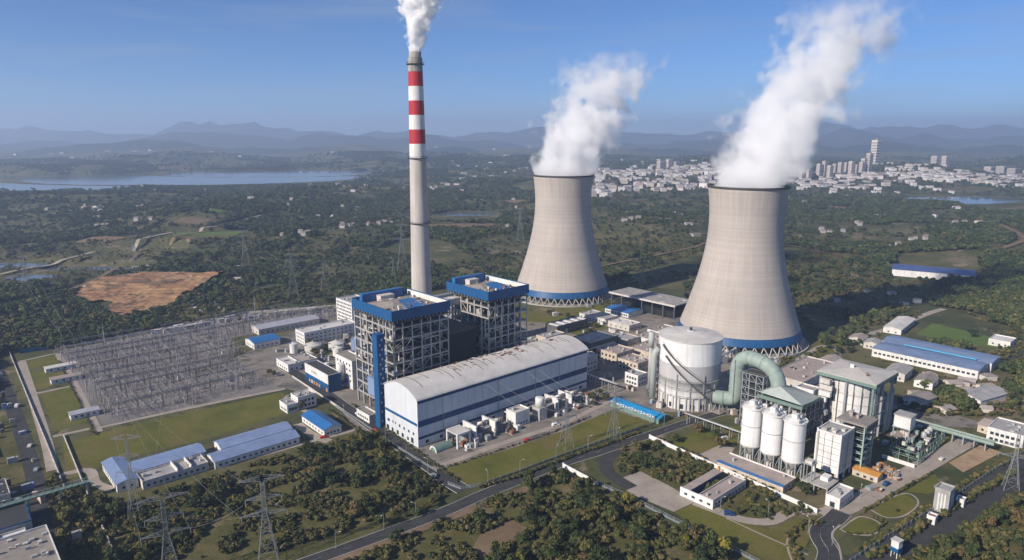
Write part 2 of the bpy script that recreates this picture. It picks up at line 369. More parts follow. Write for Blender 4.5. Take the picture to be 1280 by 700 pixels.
pxsheet('scrub', [(108,640),(180,612),(300,590),(372,562),(440,545),(470,540),(520,585),(552,626),(470,662),(392,690),(330,715),(80,715),(80,660)], 'scrub', .04)
pxsheet('scrub', [(420,712),(480,686),(560,655),(640,625),(700,596),(750,612),(790,632),(842,656),(940,712)], 'scrub', .045)
pxsheet('scrub', [(1110,715),(1176,674),(1240,640),(1310,600),(1320,715)], 'scrub', .04)
pxsheet('scrub', [(768,590),(782,560),(815,552),(880,585),(1000,640),(960,655),(900,636),(860,618),(836,604),(800,588)], 'scrub', .045)
pxsheet('paving', [(768,601),(800,589),(836,607),(870,627),(842,640),(790,618)], 'paving', .07)
pxsheet('concrete_slab', [(1186,579),(1225,557),(1252,566),(1204,591)], 'slab', .3)
pxsheet('paving', [(870,570),(900,556),(918,560),(905,585),(890,582)], 'paving', .08)
pxsheet('bare_soil', [(588,690),(600,668),(640,650),(662,662),(640,680),(610,700)], 'soil', .06)
pxsheet('bare_soil', [(1195,500),(1240,480),(1280,488),(1280,520),(1240,512)], 'soil', .06)
pxsheet('bare_soil', [(430,318),(470,313),(520,309),(470,318)], 'soil', .07)
for k in range(70):                                            # far plots of open farmland
    u = R.uniform(20, 1270); v = R.uniform(238, 330)
    if v > 300 and 380 < u < 1010: continue
    c = G(u, v)
    if any(in_ell(c.x, c.y, *e) < 1.5 for e in LAKE+POND): continue
    an = R.uniform(-.5, .5); a_, b_ = R.uniform(18, 70), R.uniform(10, 30)
    for q in range(-3, 4): keep_open(c.x+cos(an)*a_*q/3, c.y+sin(an)*a_*q/3, b_)
    s = MB(); vs = []; N = 8
    for j in range(N):
        for i in range(N):
            x = (i/(N-1)-.5)*2*a_; yy = (j/(N-1)-.5)*2*b_
            X = c.x+x*cos(an)-yy*sin(an); Y = c.y+x*sin(an)+yy*cos(an); vs.append((X, Y, hgt(X, Y)+.8))
    s.add(vs, [(j*N+i, j*N+i+1, (j+1)*N+i+1, (j+1)*N+i) for j in range(N-1) for i in range(N-1)])
    tag(s.build('farm_field', R.choice(['field','soil','grass','scrub','scrub']), smooth=True), kind='structure')

def road(name, pts, wd, m, z, kerb=False, dash=0, zf=None):
    pts = [Vector((p[0], p[1], 0)) for p in pts]
    q = []
    for i in range(len(pts)-1):                                # Catmull-Rom
        p0 = pts[max(i-1,0)]; p1 = pts[i]; p2 = pts[i+1]; p3 = pts[min(i+2,len(pts)-1)]
        for k in range(6 if zf is None else 30):
            t = k/(6 if zf is None else 30); q.append(.5*((2*p1)+(p2-p0)*t+(2*p0-5*p1+4*p2-p3)*t*t+(3*p1-p0-3*p2+p3)*t**3))
    q.append(pts[-1]); s = MB(); vs = []; nn = []
    for i, p in enumerate(q):
        d = (q[min(i+1,len(q)-1)]-q[max(i-1,0)]).normalized(); n = Vector((-d.y, d.x, 0)); nn.append(n)
        zz = z if zf is None else zf(p.x, p.y)+z
        if p.y > 420: keep_open(p.x, p.y, wd*.5+(3 if zf is None else 7))
        vs += [(p.x-n.x*wd/2, p.y-n.y*wd/2, zz), (p.x+n.x*wd/2, p.y+n.y*wd/2, zz)]
    s.add(vs, [(2*i, 2*i+1, 2*i+3, 2*i+2)[::-1] for i in range(len(q)-1)])
    o = tag(s.build(name, m), kind='structure')
    if kerb:
        for sd in (-1, 1):
            kb = MB()
            for i in range(len(q)-1): kb.bar(q[i]+nn[i]*sd*(wd/2+.15)+Vector((0,0,.08)), q[i+1]+nn[i+1]*sd*(wd/2+.15)+Vector((0,0,.08)), .3, .24)
            kb.build('kerb', 'kerb', o)
    if dash:
        for i in range(0, len(q)-1, dash):
            a = q[i]; b = a+(q[i+1]-a).normalized()*3.5
            strut('lane_marking', o, 'paint', a+Vector((0,0,z+.012)), b+Vector((0,0,z+.012)), .012, .28)
    return o
P = lambda *a: [G(u, v) for u, v in a]
road('road', P((330,722),(392,700),(470,672),(555,640),(600,620),(650,600),(700,580),(745,566),(790,551),(830,538),(870,525),(905,515)), 7.5, 'asphalt', .10, True, 3)
road('road', P((580,613),(562,602),(548,591),(530,578),(470,536),(430,508),(395,483),(355,458)), 9, 'asphalt', .09, True)
road('path', P((541,586),(590,568),(644,549),(700,531),(740,512),(775,496)), 4.5, 'paving', .11)
road('road', P((780,552),(765,566),(757,580),(764,594),(790,610)), 8, 'asphalt', .11)
road('path', P((410,706),(480,678),(560,648),(640,618),(690,597)), 5, 'soil', .07)
road('road', P((1034,705),(1036,690),(1026,672),(1028,660),(1042,650),(1052,640)), 9, 'asphalt', .12, True, 2)
road('drive', P((1030,645),(1070,628),(1110,606),(1150,585),(1190,562),(1215,548)), 11, 'paving', .10)
road('drive', P((868,628),(900,640),(930,650),(962,652),(990,640),(1020,640)), 6, 'paving', .11)
road('path', P((150,606),(190,597),(262,584),(330,568),(380,554),(430,541),(450,534)), 4, 'paving', .10)
road('path', P((398,528),(385,516),(358,502),(362,494)), 4, 'paving', .11)
road('drive', P((412,552),(400,548),(385,540),(372,530)), 6, 'paving', .12)
road('path', P((66,588),(58,552),(42,500),(27,452)), 6, 'paving', .10)
road('path', P((66,596),(110,588),(120,604),(140,612)), 5, 'paving', .12)
road('path', P((124,540),(100,492),(72,442)), 4.5, 'paving', .11)
road('path', P((118,536),(200,518),(290,499),(356,486)), 4, 'paving', .12)
road('path', P((45,492),(92,482)), 3.5, 'paving', .12)
road('path', P((66,546),(112,536)), 3.5, 'paving', .12)
road('path', P((24,452),(74,441)), 3, 'paving', .12)
absheet('scrub', [(-260,-60),(-168,-60),(-168,400),(-260,400)], 'scrub', .03)
road('road', P((62,705),(50,640),(44,600),(30,550),(12,500),(-8,450)), 8, 'asphalt', .09)
road('road', P((1078,712),(1145,668),(1212,628),(1272,594),(1310,572)), 17, 'asphalt', .09)
road('path', P((1070,690),(1120,660),(1180,622),(1240,585),(1290,552)), 3, 'grass', .13)
road('path', P((985,455),(1000,448),(1030,432),(1048,440),(1040,452)), 5, 'paving', .10)
road('road', P((1085,418),(1120,408),(1160,392),(1180,386)), 7, 'paving', .10)
road('road', P((1110,520),(1180,487),(1250,455),(1300,430)), 6, 'asphalt', .08)
road('country_road', P((1040,262),(1100,270),(1170,282),(1230,290),(1264,302),(1278,312),(1250,322)), 9, 'soil', 2.0, zf=hgt)
road('country_road', P((780,256),(840,254),(900,260),(980,256),(1040,262)), 8, 'soil', 2.0, zf=hgt)
road('country_road', P((-10,385),(60,372),(110,355),(200,318),(300,300),(420,292),(520,284)), 6, 'soil', 2.0, zf=hgt)
road('country_road', P((0,345),(80,330),(180,312),(260,296),(330,280)), 7, 'paving', 2.0, zf=hgt)
road('country_road', P((700,345),(780,332),(850,322),(940,310),(1100,330)), 5, 'soil', 2.0, zf=hgt)
def ring(px, closed=True):
    pts = P(*px)+([G(*px[0])] if closed else [])
    road('path', pts, .9, 'paving', .14)
ring(((1086,636),(1130,617),(1148,628),(1132,644),(1108,647))); ring(((1050,662),(1075,646),(1100,655),(1092,668),(1065,668))); ring(((1168,608),(1176,604),(1180,610),(1172,613)))
ring(((990,702),(984,676),(1000,656),(1022,652)), False); ring(((908,648),(960,672),(1010,694)), False); ring(((1052,700),(1048,682),(1040,668),(1050,656)), False)

# ------------------------------------------------------------------ buildings
def windows(root, face, w, d, cols, rows, z0, dz, ww=1.4, wh=1.3, m='glass', x0=1.2, x1=None):
    L = (w if face in 'FB' else d); x1 = L-1.2 if x1 is None else x1
    for r_ in range(rows):
        for c_ in range(cols):
            t = x0+(x1-x0)*(c_+.5)/cols; z = z0+r_*dz
            if face == 'F': piece('window', root, m, t-ww/2, -.05, z, t+ww/2, .1, z+wh)
            elif face == 'B': piece('window', root, m, t-ww/2, d-.1, z, t+ww/2, d+.05, z+wh)
            elif face == 'L': piece('window', root, m, -.05, t-ww/2, z, .1, t+ww/2, z+wh)
            else: piece('window', root, m, w-.1, t-ww/2, z, w+.05, t+ww/2, z+wh)
def bld(name, label, a, b, wd, d, h, wall='white', roof='flat', roofm='roofgrey', win=(), vents=0, cat='building', group=None, rise=2.0, par=.9, rz=0.0, trim=None, loc=None):
    t = thing(name, label, cat, loc or W(a, b), TH+rz, group)
    if roof == 'flat':
        MB().box(0,0,0,wd,d,h-.02).build('wall', wall, t)
        piece('roof', t, roofm, .35, .35, h-.05, wd-.35, d-.35, h+.12)
        for q in ((-.05,-.05,wd+.05,.3),(-.05,d-.3,wd+.05,d+.05),(-.05,.3,.3,d-.3),(wd-.3,.3,wd+.05,d-.3)):
            piece('parapet', t, trim or wall, q[0], q[1], h-.03, q[2], q[3], h+par)
    elif roof == 'gx':                                         # ridge along a
        MB().extr([(0,0),(d,0),(d,h),(d/2,h+rise),(0,h)], 0, wd).build('wall', wall, t)
        for sd in (0, 1):
            y0, y1 = (-.5, d/2) if sd == 0 else (d+.5, d/2); k = rise/(d/2)
            MB().add([(-.5,y0,h-.5*k+.06),(wd+.5,y0,h-.5*k+.06),(wd+.5,y1,h+rise+.06),(-.5,y1,h+rise+.06),(-.5,y0,h-.5*k+.3),(wd+.5,y0,h-.5*k+.3),(wd+.5,y1,h+rise+.3),(-.5,y1,h+rise+.3)],
                     [(3,2,1,0),(4,5,6,7),(0,1,5,4),(1,2,6,5),(2,3,7,6),(3,0,4,7)]).build('roof', roofm, t)
    elif roof == 'gy':
        MB().extr([(0,0),(wd,0),(wd,h),(wd/2,h+rise),(0,h)], 0, d, 'y').build('wall', wall, t)
        for sd in (0, 1):
            x0, x1 = (-.5, wd/2) if sd == 0 else (wd+.5, wd/2); k = rise/(wd/2)
            MB().add([(x0,-.5,h-.5*k+.06),(x0,d+.5,h-.5*k+.06),(x1,d+.5,h+rise+.06),(x1,-.5,h+rise+.06),(x0,-.5,h-.5*k+.3),(x0,d+.5,h-.5*k+.3),(x1,d+.5,h+rise+.3),(x1,-.5,h+rise+.3)],
                     [(3,2,1,0),(4,5,6,7),(0,1,5,4),(1,2,6,5),(2,3,7,6),(3,0,4,7)]).build('roof', roofm, t)
    for wn in win: windows(t, wn[0], wd, d, *wn[1:])
    for k in range(vents):
        x = R.uniform(1.5, wd-2.5); y = R.uniform(1.5, d-2.5); zz = h+.1 if roof == 'flat' else h+rise*.6
        sx_, sy_, sz_ = R.uniform(.8,2.2), R.uniform(.8,2.2), R.uniform(.7,1.8)
        piece('roof_vent', t, R.choice(['offwhite','galv','roofgrey','steel']), x, y, zz, x+sx_, y+sy_, zz+sz_)
    return t

# --- turbine hall
def turbine_hall():
    t = thing('turbine_hall', 'long white turbine hall with arched grey roof and dark blue wall bands', 'building', W(0,0), TH)
    L, D, H, SG = 147.0, 36.0, 30.0, 5.2
    arc = [(D*k/16, H+SG*(1-((k-8)/8)**2)) for k in range(17)]
    MB().extr([(0,0),(D,0)]+arc[::-1], 0, L).build('wall', 'hallwall', t)
    rf = MB()
    o = [(-.8, H-.35)]+[(y, z+.45) for y, z in arc]+[(D+.8, H-.35)]; i = [(D+.8, H-.75)]+[(y, z+.1) for y, z in arc[::-1]]+[(-.8, H-.75)]
    ra = rf.extr(o+i, -.6, L+.6).build('roof', 'rooflight', t)
    x = 9.0
    while x < L-6:                                             # dark expansion seams across the arch
        k0 = R.randint(3, 6); k1 = R.randint(9, 13); s = MB()
        if R.random() < .75:
            for k in range(k0, k1): s.bar((x, arc[k][0], arc[k][1]+.5), (x, arc[k+1][0], arc[k+1][1]+.5), .28, .2)
            s.build('roof_seam', 'stain', ra)
        x += R.uniform(2.6, 6.5)
    for k in range(44):                                        # worn patches and service gear near the middle of the roof
        x = R.gauss(72, 22); y = R.uniform(12, 28); z = H+SG*(1-((y-18)/18)**2)+.45
        sx_ = R.uniform(.6, 3.2); sy_ = R.uniform(.6, 2.6)
        piece('roof_patch', ra, R.choice(['stain','rust','roofpink','deck','offwhite']), x, y, z-.1, x+sx_, y+sy_, z+R.uniform(.12,.5))
    piece('band', t, 'navy', -.06, -.08, 27.2, L+.06, .3, 29.2)
    piece('band', t, 'navy', -.04, -.07, 12.6, L+.04, .3, 16.4)
    piece('band', t, 'navy', -.05, -.06, 4.9, L+.05, .3, 6.5)
    piece('band', t, 'blue', -.10, .31, 13.2, .3, D-.3, 14.9)
    piece('corner_trim', t, 'white_clean', -.16, -.16, 0, .28, .28, 29.4)
    for k in range(24):                                        # wall panels below the eaves band, slightly proud of their joints
        x0 = L*k/24
        piece('panel', t, 'hallwall', x0+.12, -.14, 16.9, x0+L/24-.12, .05, 26.9)
        piece('panel', t, 'hallwall', x0+.12, -.14, 6.9, x0+L/24-.12, .05, 12.2)
    for k, (y, z, ww, hh) in enumerate([(5,1.0,2.6,3.4),(10,1.2,1.8,2.2),(15.5,1.2,2.2,2.6),(21,1.0,2.4,2.8),(27,1.0,2.0,2.6),(32,1.2,3.0,2.8),
                                        (4,6.6,1.6,1.6),(9,6.6,1.6,1.6),(14,6.6,1.6,1.6),(19,6.6,1.6,1.8),(24,7.0,.9,1.6),(27,7.0,.9,1.6),(31,6.6,2.6,1.8)]):
        piece('window', t, 'glass', -.06, y, z, .1, y+ww, z+hh)
    piece('window_strip', t, 'roofgrey', -.05, 26.5, 7.0, .1, 26.8, 13.0)
    windows(t, 'F', L, D, 14, 1, 1.4, 3, 2.2, 2.0)
    for x in (34.2, 36.4, 38.8):                               # small pale marks on the front wall
        piece('wall_mark', t, 'white_clean', x, -.2, 8.4+(x-34)*.1, x+.55, -.13, 10.6)
    for x in (18, 62, 95, 118): piece('downpipe', t, 'steel', x, -.35, 4, x+.3, -.14, 27)
    bld('hall_annex', 'dark flat annex behind the turbine hall roof', 2, 38.5, 143, 3.0, 27, 'steel_dark', 'flat', 'deck', cat='building')
mat('hallwall', (.60,.625,.65), .45, .06, .08, streak=.06)
turbine_hall()

# --- boiler houses: open steel frames with blue cladding round the top
def boiler_house(a0, b0, wd, d, label, seed, shaft):
    rr = random.Random(seed)
    t = thing('boiler_house', label, 'boiler house', W(a0, b0), TH, 'boiler houses behind the turbine hall')
    H = 73.0; nx, ny = 6, 6; lv = [7.5+7.6*k for k in range(8)]
    xsn = [wd*k/nx for k in range(nx+1)]; ysn = [d*k/ny for k in range(ny+1)]
    for x in xsn:
        piece('column', t, 'steel', x-.34, -.34, 0, x+.34, .34, 64); piece('column', t, 'steel', x-.5, d-.5, 0, x+.5, d+.5, 64)
    for y in ysn[1:-1]:
        piece('column', t, 'steel', -.5, y-.5, 0, .5, y+.5, 64); piece('column', t, 'steel', wd-.5, y-.5, 0, wd+.5, y+.5, 64)
    for x in xsn[1::2]:
        for y in ysn[1::2]: piece('column', t, 'steel_dark', x-.6, y-.6, 0, x+.6, y+.6, 63.5)
    for z in lv:
        for y in (-.02, d+.02): piece('beam', t, 'steel', -.4, y-.28, z-.34, wd+.4, y+.28, z+.34)
        for x in (-.02, wd+.02): piece('beam', t, 'steel', x-.35, -.3, z-.42, x+.35, d+.3, z+.42)
        piece('floor', t, 'steel_dark', .6, .6, z-.2, wd-.6, d-.6, z+.05)
        for k in range(2): piece('handrail', t, 'galv', .3, -.3+.01*k, z+1.05-.5*k, wd-.3, -.18, z+1.13-.5*k)
        piece('handrail', t, 'galv', -.3, .3, z+1.05, -.18, d-.3, z+1.13)
    MB().box(wd*.24, d*.22, 4, wd*.76, d*.8, 63).build('furnace', 'furnace', t)
    MB().box(wd*.3, d*.82, 10, wd*.7, d*.98, 56).build('duct', 'steel_dark', t)
    for z0, z1 in zip(lv[:-1], lv[1:]):                        # bracing, a different bay on every storey
        for k in range(nx):
            if rr.random() < .42:
                p, q = ((xsn[k], z0), (xsn[k+1], z1)) if rr.random() < .5 else ((xsn[k+1], z0), (xsn[k], z1))
                strut('brace', t, 'steel', (p[0], .1, p[1]), (q[0], .1, q[1]), .3)
        for k in range(ny):
            if rr.random() < .3:
                p, q = ((ysn[k], z0), (ysn[k+1], z1)) if rr.random() < .5 else ((ysn[k+1], z0), (ysn[k], z1))
                strut('brace', t, 'steel', (.1, p[0], p[1]), (.1, q[0], q[1]), .45)
        for k in range(6):
            strut('brace', t, 'steel', (rr.uniform(1,wd-1), rr.uniform(2,7), z0), (rr.uniform(1,wd-1), rr.uniform(2,7), z1), .35)
    pipes = ['offwhite','steel','galv','white','roofpink','paleblue','steel']
    for k in range(120):                                        # pipework and ducts inside the open left side and front
        z = rr.uniform(3, 60); 
        if rr.random() < .6:
            x = rr.uniform(.8, 5); y = rr.uniform(2, d-2)
            if rr.random() < .5: piece('pipe', t, rr.choice(pipes), x, y, z, x+rr.uniform(.4,1.2), y+rr.uniform(.4,1.2), z+rr.uniform(4, 14))
            else: piece('pipe', t, rr.choice(pipes), x, y, z, x+.6, min(d-1, y+rr.uniform(5, 18)), z+rr.uniform(.4,.9))
        else:
            x = rr.uniform(1, wd-6); y = rr.uniform(.8, 5)
            if rr.random() < .5: piece('pipe', t, rr.choice(pipes), x, y, z, x+rr.uniform(.4,1.1), y+.8, z+rr.uniform(4, 12))
            else: piece('pipe', t, rr.choice(pipes), x, y, z, x+rr.uniform(4, 12), y+.6, z+rr.uniform(.4,.9))
    for k in range(14):
        z = rr.choice(lv); y = rr.uniform(2, d-6); piece('equipment', t, rr.choice(['offwhite','rust','galv','paleblue','steel']), 1.0, y, z+.06, rr.uniform(3,5), y+rr.uniform(1.5,5), z+rr.uniform(1.5,4.5))
    # blue cladding and roof
    for nm, q in (('F',(-1.2,-1.2,wd+1.2,-.7)),('B',(-1.2,d+.7,wd+1.2,d+1.2)),('L',(-1.2,-.7,-.7,d+.7)),('R',(wd+.7,-.7,wd+1.2,d+.7))):
        n_ = 10; 
        for k in range(n_):
            f0, f1 = k/n_, (k+1)/n_
            if nm in 'FB': piece('cladding', t, 'blue', q[0]+(q[2]-q[0])*f0+.03, q[1]+.02*(k % 2), 66.3, q[0]+(q[2]-q[0])*f1-.03, q[3]+.02*(k % 2), H)
            else: piece('cladding', t, 'blue', q[0]+.02*(k % 2), q[1]+(q[3]-q[1])*f0+.03, 66.3, q[2]+.02*(k % 2), q[1]+(q[3]-q[1])*f1-.03, H)
    rf = MB().box(-.6, -.6, 68.6, wd+.6, d+.6, 69.2).build('roof', 'deck', t)
    piece('gutter', rf, 'white', wd-.2, -.4, 69.2, wd+.5, d+.4, H-.4)
    piece('soffit', t, 'steel_dark', -.6, -.6, 64.4, wd+.6, d+.6, 65.0)
    for x in [wd*k/14 for k in range(15)]:
        piece('post', t, 'offwhite', x-.15, -.55, 65, x+.15, -.3, 68.6)
    for y in [d*k/14 for k in range(1, 15)]: piece('post', t, 'offwhite', -.55, y-.15, 65, -.3, y+.15, 68.6)
    # low hipped sheet in the middle of the roof
    cx, cy = wd*.52, d*.5
    MB().add([(wd*.12,d*.1,69.25),(wd*.9,d*.1,69.25),(wd*.9,d*.9,69.25),(wd*.12,d*.9,69.25),(cx-7,cy,72.6),(cx+7,cy,72.6)], [(0,1,5,4),(1,2,5),(2,3,4,5),(3,0,4)]).build('hipped_roof', 'roofbrown', rf)
    MB().add([(cx-6,d*.14,70.2),(cx+9,d*.12,70.2),(cx+7.2,cy,72.75),(cx-3,cy,72.75)], [(0,1,2,3)]).build('roof_panel', 'blueroof', rf)
    MB().box(wd*.1, d*.93, 69.2, wd*.85, d+.4, 75.2).build('penthouse', 'blueroof', rf)
    piece('penthouse', rf, 'offwhite', wd*.35, d*.8, 69.2, wd*.6, d*.92, 73.4)
    for k in range(14):
        x = rr.uniform(3, wd-9); y = rr.uniform(5, d-12); zz = 69.3+3.2*max(0, 1-max(abs(x-wd*.5)/(wd*.42), abs(y-d*.5)/(d*.42)))
        piece('roof_patch', rf, rr.choice(['roofpink','rust','roofgrey','stain','rooflight']), x, y, zz-.3, x+rr.uniform(1.5,6), y+rr.uniform(1.5,6), zz+.25)
    for k in range(44):
        x = rr.uniform(1, wd-3); y = rr.uniform(0.5, d*.3) if rr.random() < .7 else rr.uniform(1, d-3)
        piece('roof_equipment', rf, rr.choice(['rust','offwhite','galv','orange','roofpink','white']), x, y, 69.1, x+rr.uniform(.6,2), y+rr.uniform(.6,2), 69.2+rr.uniform(.8,3))
    if shaft:
        s = MB().box(-14.4, -4.4, 0, -9.2, 1.2, 61).build('lift_shaft', 'blue', t)
        for z in lv[:7]: piece('bridge', t, 'galv', -9.8, -1.6, z-.3, -.3, -.2, z)
        for k in range(18): piece('window', s, 'white', -13.0+1.6*(k % 2), -4.48, 4+3.1*k, -12.2+1.6*(k % 2), -4.3, 5.4+3.1*k)
        MB().box(-4.4, 18, 12, -1.2, 27, 24).build('storage_bin', 'paleblue', t)
    return t
bk1 = boiler_house(12, 43, 43, 48, 'steel boiler house with tall blue lift shaft, nearest to the switchyard', 5, True)
bk2 = boiler_house(92, 45, 37, 47, 'steel boiler house in front of the far cooling tower, with blue top cladding', 9, False)
def block(name, label, cat, a, b, parts, group=None, rz=0.0, loc=None):
    t = thing(name, label, cat, loc or W(a, b), TH+rz, group)
    for p in parts: piece(*((p[0], t)+tuple(p[1:])))
    return t
# dark gap between the boiler houses: duct and bunker tower; dust filters behind
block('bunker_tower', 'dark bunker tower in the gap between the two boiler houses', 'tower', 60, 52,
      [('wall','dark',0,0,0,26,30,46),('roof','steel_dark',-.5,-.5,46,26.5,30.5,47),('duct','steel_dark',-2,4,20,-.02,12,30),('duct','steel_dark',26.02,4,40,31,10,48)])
for k, (a, b) in enumerate(((36, 104), (98, 104))):
    t = block('dust_filter', ['dust filter casing behind the nearer boiler house','dust filter casing behind the farther boiler house'][k], 'dust filter', a, b,
      [('casing','roofgrey',0,0,10,30,26,34),('roof','rooflight',-.6,-.6,34,30.6,26.6,34.8)]+[('hopper','steel_dark',2+7*i,2,4,8+7*i,24,10) for i in range(4)]+[('leg','steel',1+9*i,1,0,1.8+9*i,1.8,4) for i in range(4)]+[('leg','steel',1+9*i,24,0,1.8+9*i,24.8,4) for i in range(4)])
t = thing('flue_duct', 'pale duct bridge between the blue-topped boiler houses at roof level', 'duct', W(56, 78), TH)
MB().box(-1.5, 0, 58, 37, 7, 63).build('duct', 'offwhite', t); MB().box(-1.5, 8, 60, 37, 11, 65).build('walkway', 'galv', t)
for k in range(6): piece('rib', t, 'white', k*6, -.2, 57.8, k*6+.6, 7.2, 63.2)
for k in range(4): piece('leg', t, 'steel', 4+k*9, 3, 0, 5+k*9, 4, 58)

# --- chimney
def chimney():
    x, y, _ = W(100, 140)
    t = thing('chimney', 'tall concrete chimney with red and white bands', 'chimney', (x, y, 0))
    rad = lambda z: 9.4-(9.4-5.45)*min(1, z/235)**.82
    def sec(nm, z0, z1, m, k=8):
        return MB().lathe([(rad(z0+(z1-z0)*i/k), z0+(z1-z0)*i/k) for i in range(k+1)], 48, cap=False).build(nm, m, t, smooth=True)
    sec('shaft', 0, 163.5, 'chimney_concrete', 30)
    zb = [163.5,174.2,185.1,196,206.8,217.5,228.2]
    for k in range(6): sec('band', zb[k], zb[k+1], ['white','red'][k % 2], 4)
    sec('top_shaft', 228.2, 238.6, 'chimney_top', 4)
    MB().lathe([(4.6,237),(4.6,242.8),(4.2,242.8),(4.2,236.9)], 40, cap=False).build('flue', 'chimney_top', t, smooth=True)
    MB().lathe([(5.5,238.55),(4.1,238.6)], 40, cap=False).build('cap', 'concrete', t)
    for z in (233.6, 163.0, 112.0):
        r = rad(z)
        p = MB().lathe([(r-.1,z),(r+1.5,z),(r+1.5,z+.3),(r-.1,z+.3)], 40, cap=False).build('platform', 'steel_dark', t)
        rl = MB()
        for k in range(24):
            a = 2*pi*k/24; rl.bar((cos(a)*(r+1.4), sin(a)*(r+1.4), z+.3), (cos(a)*(r+1.4), sin(a)*(r+1.4), z+1.5), .12)
        rl.lathe([(r+1.35,z+1.45),(r+1.45,z+1.45),(r+1.45,z+1.6),(r+1.35,z+1.6)], 40, cap=False); rl.build('railing', 'steel_dark', p)
    for k in range(3): strut('lightning_rod', t, 'steel', (4.4*cos(k*2.1), 4.4*sin(k*2.1), 242), (4.4*cos(k*2.1), 4.4*sin(k*2.1), 246), .15)
    a = 2.75
    strut('ladder', t, 'steel_dark', (rad(0)*cos(a)*1.02, rad(0)*sin(a)*1.02, 0), (rad(232)*cos(a)*1.04, rad(232)*sin(a)*1.04, 232), .3)
mat('chimney_concrete', (.50,.46,.42), .9, .12, .05, streak=.16)
mat('chimney_top', (.36,.34,.31), .9, .3, .2, streak=.35)
chimney()

# --- cooling towers
def shell_mat():
    m = mat('tower_shell', (.43,.384,.345), .92, .10, .03, streak=.0); n = m.node_tree.nodes; l = m.node_tree.links
    b = n['Principled BSDF']; src = b.inputs['Base Color'].links[0].from_socket
    g = n.new('ShaderNodeNewGeometry'); sp = n.new('ShaderNodeSeparateXYZ'); l.new(g.outputs['Position'], sp.inputs[0])
    wv = n.new('ShaderNodeMath'); wv.operation = 'MULTIPLY'; wv.inputs[1].default_value = 1/1.45; l.new(sp.outputs[2], wv.inputs[0])
    fr = n.new('ShaderNodeMath'); fr.operation = 'FRACT'; l.new(wv.outputs[0], fr.inputs[0])
    fl = n.new('ShaderNodeMath'); fl.operation = 'FLOOR'; l.new(wv.outputs[0], fl.inputs[0])
    wn = n.new('ShaderNodeTexWhiteNoise'); wn.noise_dimensions = '1D'; l.new(fl.outputs[0], wn.inputs['W'])
    r1 = n.new('ShaderNodeMapRange'); r1.inputs['To Min'].default_value = .93; r1.inputs['To Max'].default_value = 1.03; l.new(wn.outputs['Value'], r1.inputs['Value'])
    lt = n.new('ShaderNodeMath'); lt.operation = 'LESS_THAN'; lt.inputs[1].default_value = .10; l.new(fr.outputs[0], lt.inputs[0])
    r2 = n.new('ShaderNodeMapRange'); r2.inputs['To Min'].default_value = 1; r2.inputs['To Max'].default_value = .96; l.new(lt.outputs[0], r2.inputs['Value'])
    tc = n.new('ShaderNodeTexCoord'); s2 = n.new('ShaderNodeSeparateXYZ'); l.new(tc.outputs['Object'], s2.inputs[0])
    at = n.new('ShaderNodeMath'); at.operation = 'ARCTAN2'; l.new(s2.outputs[0], at.inputs[0]); l.new(s2.outputs[1], at.inputs[1])
    ac = n.new('ShaderNodeMath'); ac.operation = 'MULTIPLY'; ac.inputs[1].default_value = 26; l.new(at.outputs[0], ac.inputs[0])
    zz = n.new('ShaderNodeMath'); zz.operation = 'MULTIPLY'; zz.inputs[1].default_value = .02; l.new(s2.outputs[2], zz.inputs[0])
    cb = n.new('ShaderNodeCombineXYZ'); l.new(ac.outputs[0], cb.inputs[0]); l.new(zz.outputs[0], cb.inputs[1])
    ns = n.new('ShaderNodeTexNoise'); ns.inputs['Scale'].default_value = 1.0; ns.inputs['Detail'].default_value = 5; l.new(cb.outputs[0], ns.inputs['Vector'])
    r3 = n.new('ShaderNodeMapRange'); r3.inputs['From Min'].default_value = .35; r3.inputs['From Max'].default_value = .65; r3.inputs['To Min'].default_value = .91; r3.inputs['To Max'].default_value = 1.04; l.new(ns.outputs['Fac'], r3.inputs['Value'])
    a1 = n.new('ShaderNodeMath'); a1.operation = 'MULTIPLY'; l.new(r1.outputs[0], a1.inputs[0]); l.new(r2.outputs[0], a1.inputs[1])
    a2 = n.new('ShaderNodeMath'); a2.operation = 'MULTIPLY'; l.new(a1.outputs[0], a2.inputs[0]); l.new(r3.outputs[0], a2.inputs[1])
    vm = n.new('ShaderNodeVectorMath'); vm.operation = 'SCALE'; l.new(src, vm.inputs[0]); l.new(a2.outputs[0], vm.inputs['Scale']); l.new(vm.outputs[0], b.inputs['Base Color'])
shell_mat()
def cool_r(z): return 31.3*sqrt(1+((z-108)/71.0)**2)
